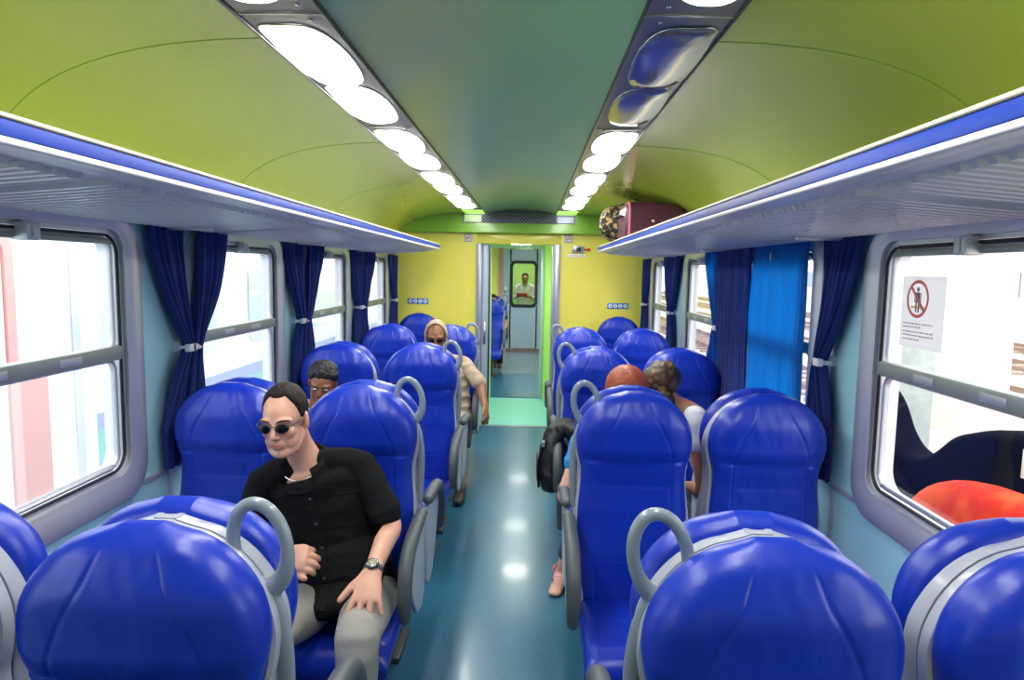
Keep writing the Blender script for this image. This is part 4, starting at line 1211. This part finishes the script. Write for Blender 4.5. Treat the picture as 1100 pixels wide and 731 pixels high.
for q in (-1,1):
    g=G(); v=rm@(Vector((q*.031,-.082,.004))*hs); g.ell((v.x+hc[0],v.y+hc[1],v.z+hc[2]),(.011,.008,.007),rm,n=14); g.build('eye',M['signwhite'],tb)
    g=G(); v=rm@(Vector((q*.031,-.0905,.003))*hs); g.ell((v.x+hc[0],v.y+hc[1],v.z+hc[2]),(.005,.003,.005),rm,n=12); g.build('iris',M['blackgloss'],tb)
    g=G(); pp=[rm@(Vector(p)*hs)+Vector(hc) for p in ((q*.052,-.074,.022),(q*.034,-.090,.027),(q*.014,-.092,.023))]; g.limb(pp,[.002,.004,.003],n=8); g.build('eyebrow',M['hair_black'],tb)
# --- auburn-haired passenger, back to us -------------------------------------
JO=dict(pelvis=(.55,3.22,.55),chest=(.57,3.16,.84),neck=(.585,3.12,1.05),head=(.590,3.15,1.205),
 shL=(.395,3.14,.985),shR=(.76,3.14,.985),elL=(.305,3.05,.735),wrL=(.40,3.28,.74),elR=(.80,3.16,.72),wrR=(.68,3.38,.72),
 knL=(.47,3.60,.56),anL=(.335,3.70,.075),knR=(.64,3.62,.56),anR=(.64,3.68,.075),toe=(-.05,1,0),
 handL=dict(dir=(.5,.85,-.1),back=(0,.2,.95),thumb=1),handR=dict(dir=(-.4,.9,-.1),back=(0,.2,.95),thumb=-1))
to,off,rm,hc,hs=person('auburn-haired passenger with bare pale arm seen from behind over the second right aisle seat',JO,dict(
 hrot=(8,0,180),skin=M['skin_pale'],top=M['turq'],bottom=M['denim'],sleeve=.42,hs=1.05,s=.92,shoes=False,leg=.8,hands=.9))
def hl3(d): return 34 if d<30 else max(-46,34-(d-30)*1.3)
hair_cap(to,hc,rm,hs,hl3,lambda d,e:.022,M['hair_orange'],rough=.004)
for q in 'LR':
    an=Vector(JO['an'+q])-off
    g=G(); g.ext([(an.x+x,an.y+y) for x,y in rrect(-.040,.036,-.06,.20,.035,6)],2,.004,.024)
    o=g.build('sandal',M['pink'],to)
    g=G(); g.limb([(an.x-.042,an.y+.08,.022),(an.x-.026,an.y+.10,.058),(an.x+.0,an.y+.13,.066),(an.x+.024,an.y+.10,.058),(an.x+.040,an.y+.08,.022)],[(.009,.003)]*5,n=8); g.limb([(an.x-.042,an.y-.04,.02),(an.x-.052,an.y-.09,.075),(an.x+.0,an.y-.12,.10),(an.x+.045,an.y-.08,.075),(an.x+.038,an.y-.03,.02)],[(.007,.003)]*5,n=8)
    g.build('sandal_strap',M['pink'],o)
# --- white-shirted passenger ---------------------------------------------------
JG=dict(pelvis=(1.10,3.22,.55),chest=(1.09,3.24,.86),neck=(.945,3.26,1.085),head=(.782,3.33,1.225),
 shL=(.925,3.17,1.10),shR=(1.22,3.24,1.02),elL=(.960,3.11,.77),wrL=(.93,3.37,.70),elR=(1.27,3.28,.78),wrR=(1.12,3.45,.70),
 knL=(.95,3.64,.56),anL=(.94,3.68,.085),knR=(1.15,3.64,.56),anR=(1.15,3.68,.085),toe=(0,1,0),
 handL=dict(dir=(.3,.9,-.1),back=(0,.2,.95),thumb=1),handR=dict(dir=(-.4,.9,-.1),back=(0,.2,.95),thumb=-1))
tg,off,rm,hc,hs=person('passenger in white T-shirt with streaked brown hair leaning towards the auburn-haired one',JG,dict(
 hrot=(10,-24,150),skin=M['skin_tan'],top=M['whitecloth'],bottom=M['denim'],sleeve=.36,hs=1.0,s=.88,hands=.9))
hair_cap(tg,hc,rm,hs,lambda d:36 if d<30 else max(-50,36-(d-30)*1.2),lambda d,e:.014,M['hair_streak'],rough=.010)
g=G(); b_=Vector(hc)+rm@Vector((0,.10,-.01)); g.limb([b_,b_+Vector((.04,-.02,-.02)),b_+Vector((.075,-.03,-.06)),b_+Vector((.085,-.03,-.13))],[.022,.026,.024,.008],n=12)
fuse(g,'ponytail',M['hair_streak'],tg,.006,1,(.006,50,(1,1,.4)))
# --- figure in the next carriage -------------------------------------------------
JN=dict(pelvis=(-.55,11.25,.555),chest=(-.56,11.30,.85),neck=(-.56,11.28,1.05),head=(-.56,11.22,1.22),
 shL=(-.38,11.3,1.0),shR=(-.74,11.3,1.0),elL=(-.30,11.2,.78),wrL=(-.34,10.98,.68),elR=(-.80,11.2,.76),wrR=(-.68,11,.68),
 knL=(-.42,10.85,.57),anL=(-.40,10.86,.09),knR=(-.66,10.85,.57),anR=(-.66,10.86,.09),
 handL=dict(dir=(-.2,-.9,-.1),back=(0,-.2,.95),thumb=1),handR=dict(dir=(.2,-.9,-.1),back=(0,-.2,.95),thumb=-1))
JN={k:((v[0]-.03,v[1]+1.5,v[2]) if isinstance(v,tuple) else v) for k,v in JN.items()}
JN['toe']=(0,-1,0)
tn,off,rm,hc,hs=person('passenger in the next carriage, glimpsed through the open door on the left',JN,dict(
 hrot=(5,0,0),skin=M['skin_tan'],top=M['shirt_black'],bottom=M['shirt_black'],sleeve=.5,vox=.009,cvox=.01))
hair_cap(tn,hc,rm,hs,hl2,lambda d,e:.01,M['hair_dark'])
# standing figure in white beyond the windowed door
JS=dict(pelvis=(-.02,16.4,.95),chest=(-.02,16.42,1.25),neck=(-.02,16.42,1.47),head=(-.02,16.38,1.62),
 shL=(.16,16.42,1.40),shR=(-.20,16.42,1.40),elL=(.22,16.38,1.12),wrL=(.10,16.2,1.18),elR=(-.27,16.38,1.14),wrR=(-.14,16.18,1.20),
 knL=(.08,16.4,.5),anL=(.09,16.42,.09),knR=(-.12,16.4,.5),anR=(-.13,16.42,.09),
 handL=dict(dir=(-.8,-.3,.1),back=(0,-.8,.4),thumb=1),handR=dict(dir=(.8,-.3,.1),back=(0,-.8,.4),thumb=-1))
ts,off,rm,hc,hs=person('standing figure in white top with red sleeve stripe seen through the far door window',JS,dict(
 hrot=(5,0,0),skin=M['skin_tan'],top=M['whitecloth'],bottom=M['denim'],sleeve=1.6,vox=.009,cvox=.01))
hair_cap(ts,hc,rm,hs,hl2,lambda d,e:.01,M['hair_dark'])
t=thing('red_folder',(-.09,16.12,1.22),'red folder held by the figure beyond the far door','folder')
g=G(); g.box((-.13,-.012,-.045),(.13,.012,.045),bev=.004); g.build('cover',M['red'],t)
g=G(); g.box((-.126,-.008,-.041),(.132,.008,.041),bev=.001); g.build('pages',M['signwhite'],t)
# ------------------------------------------------------------------ outside
g=G(); g.box((-60,-40,-1.25),(90,120,-1.2)); struct(g.build('ground',mat('ballast',(.42,.37,.32),.95,bump=(30,.6,.03),var=(20,(.62,.57,.50),.4,.6)),smooth=False))
def neighbour_train():
    t=thing('passenger_train',(-3.4,0,-1.2),'pale passenger train with red door surrounds and teal skirt standing beyond the left windows','train')
    t.location=(0,0,0); X=-3.4
    pale=mat('train_white',(.84,.85,.87),.5); redm=mat('train_red',(.70,.20,.17),.5); teal=mat('train_teal',(.10,.50,.50),.5); blu=mat('train_blue',(.20,.28,.60),.5); gl=mat('train_glass',(.55,.62,.66),.2)
    g=G(); pr=[(X,-.75),(X+.0,.2),(X-.02,1.9),(X-.15,2.45),(X-.5,2.75),(X-1.4,2.9),(X-2.7,2.6),(X-2.8,-.75)]
    g.ext([(x,z) for x,z in pr],1,-6,26); g.build('body',pale,t,sharp=30)
    def plate(y0,y1,z0,z1,m,name,d=.01,r=.04,p=None):
        g=G(); g.ext(rrect(y0,y1,z0,z1,r,4),0,X+.0,X+d); return g.build(name,m,p or t,smooth=False)
    plate(-6,2.7,-.7,.42,teal,'skirt_band',.006,.001); plate(-6,2.7,.42,.58,blu,'blue_band',.006,.001)
    plate(5.30,26,-.7,.42,teal,'skirt_band',.006,.001); plate(5.30,26,.42,.56,blu,'blue_band',.006,.001)
    d=plate(3.0,4.36,-.6,1.95,pale,'door',.02,.08); 
    plate(3.2,3.62,.95,1.75,gl,'door_window',.026,.06,d); plate(3.74,4.16,.95,1.75,gl,'door_window',.026,.06,d)
    plate(4.46,4.74,-.6,1.02,redm,'red_panel',.02,.02); plate(2.75,2.95,-.6,1.20,redm,'red_panel',.02,.02)
    g=G(); ol=rrect(2.92,4.46,-.7,2.03,.16,6); il=rrect(3.0,4.38,-.62,1.95,.11,6)
    g.loft([[(X,y,z) for y,z in ol],[(X+.03,y,z) for y,z in ol],[(X+.03,y,z) for y,z in il],[(X,y,z) for y,z in il]],closed=True); g.build('door_surround',mat('train_pink',(.80,.36,.33),.5),t,smooth=False)
    for y in (5.9,8.3,10.7,13.1,15.5,17.9,20.3):
        w=plate(y,y+1.5,.85,1.80,gl,'window',.012,.10)
        plate(y+.02,y+1.48,1.42,1.46,pale,'window_bar',.02,.01,w)
    plate(5.05,5.10,-.7,2.0,mat('train_grey',(.55,.56,.60),.5),'downpipe',.03,.01)
neighbour_train()
g=G(); g.box((1.9,-20,-1.2),(4.6,60,-.9)); o=g.build('ground',mat('platform_concrete',(.62,.60,.56),.9,bump=(20,.3,.01)),smooth=False); struct(o)
def track(x):
    t=thing('railway_track',(x,30,-1.2),'railway track on pale ballast beyond the right window, %s'%tracks[x],'railway track'); t.location=(0,0,0)
    for q in (-.72,.72):
        g=G(); g.box((x+q-.035,-10,-1.12),(x+q+.035,110,-1.0)); g.build('rail',M['rust'],t,smooth=False)
    g=G()
    for k in range(120): g.box((x-1.25,-5+k*.65*1.4,-1.2),(x+1.25,-4.75+k*.65*1.4,-1.13))
    o=g.build('sleepers',M['sleeper'],t,smooth=False); o['kind']='stuff'
M['rust']=mat('rusty_rail',(.20,.12,.08),.8); M['sleeper']=mat('sleeper_wood',(.30,.23,.17),.9)
tracks={8.0:'the nearest one',12.2:'second from the train',16.6:'third from the train',21.0:'the farthest one'}
for x in tracks: track(x)
t=thing('platform_pillar',(3.5,5.55,-.9),'pale concrete platform pillar close outside the right window, behind the notice','pillar')
g=G(); g.box((-.30,-.42,0),(.30,.42,3.6),bev=.05); g.build('shaft',mat('pale_concrete',(.50,.46,.40),.9,bump=(12,.3,.01),var=(5,(.60,.56,.50),.4,.6)),t)
g=G(); g.box((-.34,-.46,0),(.34,.46,.25),bev=.03); g.build('plinth',M['sleeper'],t)
t=thing('station_building',(48,62,-1.2),'low pale pink station building far across the tracks','building'); 
g=G(); g.box((-8,-50,0),(8,50,5.2)); g.build('wall',mat('pink_render',(.66,.46,.42),.9),t,smooth=False)
g=G(); g.box((-8.6,-51,5.2),(8.6,51,5.6)); g.build('roof',mat('roof_grey',(.45,.45,.45),.8),t,smooth=False)
for k in range(12):
    g=G(); g.box((-8.1,-46+k*8,1.6),(-7.9,-43.5+k*8,3.6)); g.build('window',mat('far_window',(.12,.17,.25),.3) if k==0 else bpy.data.materials['far_window'],t,smooth=False)
t=thing('platform_canopy',(27,40,-1.2),'long white platform canopy on slim posts across the tracks','canopy')
g=G(); g.box((-2.6,-45,4.1),(2.6,45,4.5)); g.build('roof',mat('canopy_white',(.8,.8,.8),.7),t,smooth=False)
g=G(); g.box((-2.2,-46,0),(2.2,46,.55)); g.build('platform_slab',mat('slab',(.60,.56,.52),.9),t,smooth=False)
for k in range(9):
    g=G(); g.box((-.12,-40+k*10-.12,.5),(.12,-40+k*10+.12,4.2)); g.build('post',mat('post_blue',(.16,.30,.50),.6) if k==0 else bpy.data.materials['post_blue'],t,smooth=False)
# dark covered heap and red-orange rounded cover just outside the first right window
t=thing('luggage_trolley',(2.47,3.0,-.9),'black covered load seen through the lower pane of the right window','trolley')
top=[(-1.4,1.99),(-.5,1.99),(-.1,1.98),(.08,1.98),(.23,1.96),(.40,1.91),(.53,1.85),(.68,1.73),(.84,1.655),(1.0,1.64),(1.12,1.67),(1.25,1.76),(1.38,1.92),(1.55,2.0)]
tp=smoothprof(top,4); g=G()
prof=[(y,z) for y,z in tp]+[(1.62,1.8),(1.62,.45),(-1.5,.45),(-1.5,1.9)]
rings=[]
for x,k in ((-.12,.97),(-.10,.993),(-.05,1),(.05,1),(.10,.993),(.12,.97)):
    rings.append([(x,y*(.97+.03*k),.45+(z-.45)*k) for y,z in prof])
g.loft(rings); g.build('black_cover',mat('black_tarpaulin',(.0015,.0015,.002),.9,spec=.05),t,sharp=60)
for x in (-.09,.09):
    for y in (-1.1,1.0):
        g=G(); g.torus_path([(x,y+.14*cos(2*pi*i/24),.17+.14*sin(2*pi*i/24)) for i in range(24)],.03,8); g.limb([(x-.02,y,.17),(x+.02,y,.17)],[.05,.05],n=10); g.limb([(x,y,.17),(x,y,.48)],[.02,.02],n=8); g.build('wheel',M['rubber'],t)
g=G()
for k in range(12): g.box((-.135,-.42+k*.035,1.80),(-.118,-.40+k*.035,1.93))
g.build('pale_fringe',M['cream'],t,smooth=False)
t=thing('red_dome_cover',(2.12,2.50,-.9),'bright red-orange rounded cover outside the lower right window','cover')
g=G(); rings=[]
for i in range(13):
    a=R(90*i/12); rr=cos(a)**.75 if i<12 else .02
    rings.append([(.19*rr*cos(2*pi*j/40),1.0*rr*sin(2*pi*j/40),1.28+.54*sin(a)) for j in range(40)])
rings.insert(0,[(.19*cos(2*pi*j/40),1.0*sin(2*pi*j/40),.0) for j in range(40)])
g.loft(rings); g.build('dome',mat('red_orange_cloth',(.62,.020,.003),.7,spec=.1,var=(5,(.75,.07,.008),.45,.6)),t)
g=G(); g.torus_path([(.192*cos(2*pi*j/40),1.004*sin(2*pi*j/40),1.30) for j in range(40)],.008,8); g.build('hem',mat('orange_hem',(.9,.25,.05),.6),t)
# ------------------------------------------------------------------ world, light, colour
w=bpy.data.worlds.new('sky'); SC.world=w; w.use_nodes=True
bg=w.node_tree.nodes['Background']; bg.inputs['Color'].default_value=(.93,.97,1,1); bg.inputs['Strength'].default_value=3.4
SC.view_settings.view_transform='Standard'; SC.view_settings.look='None'; SC.view_settings.gamma=1
SC.view_settings.use_curve_mapping=False; SC.view_settings.exposure=.35
bpy.data.scenes.remove(TS)
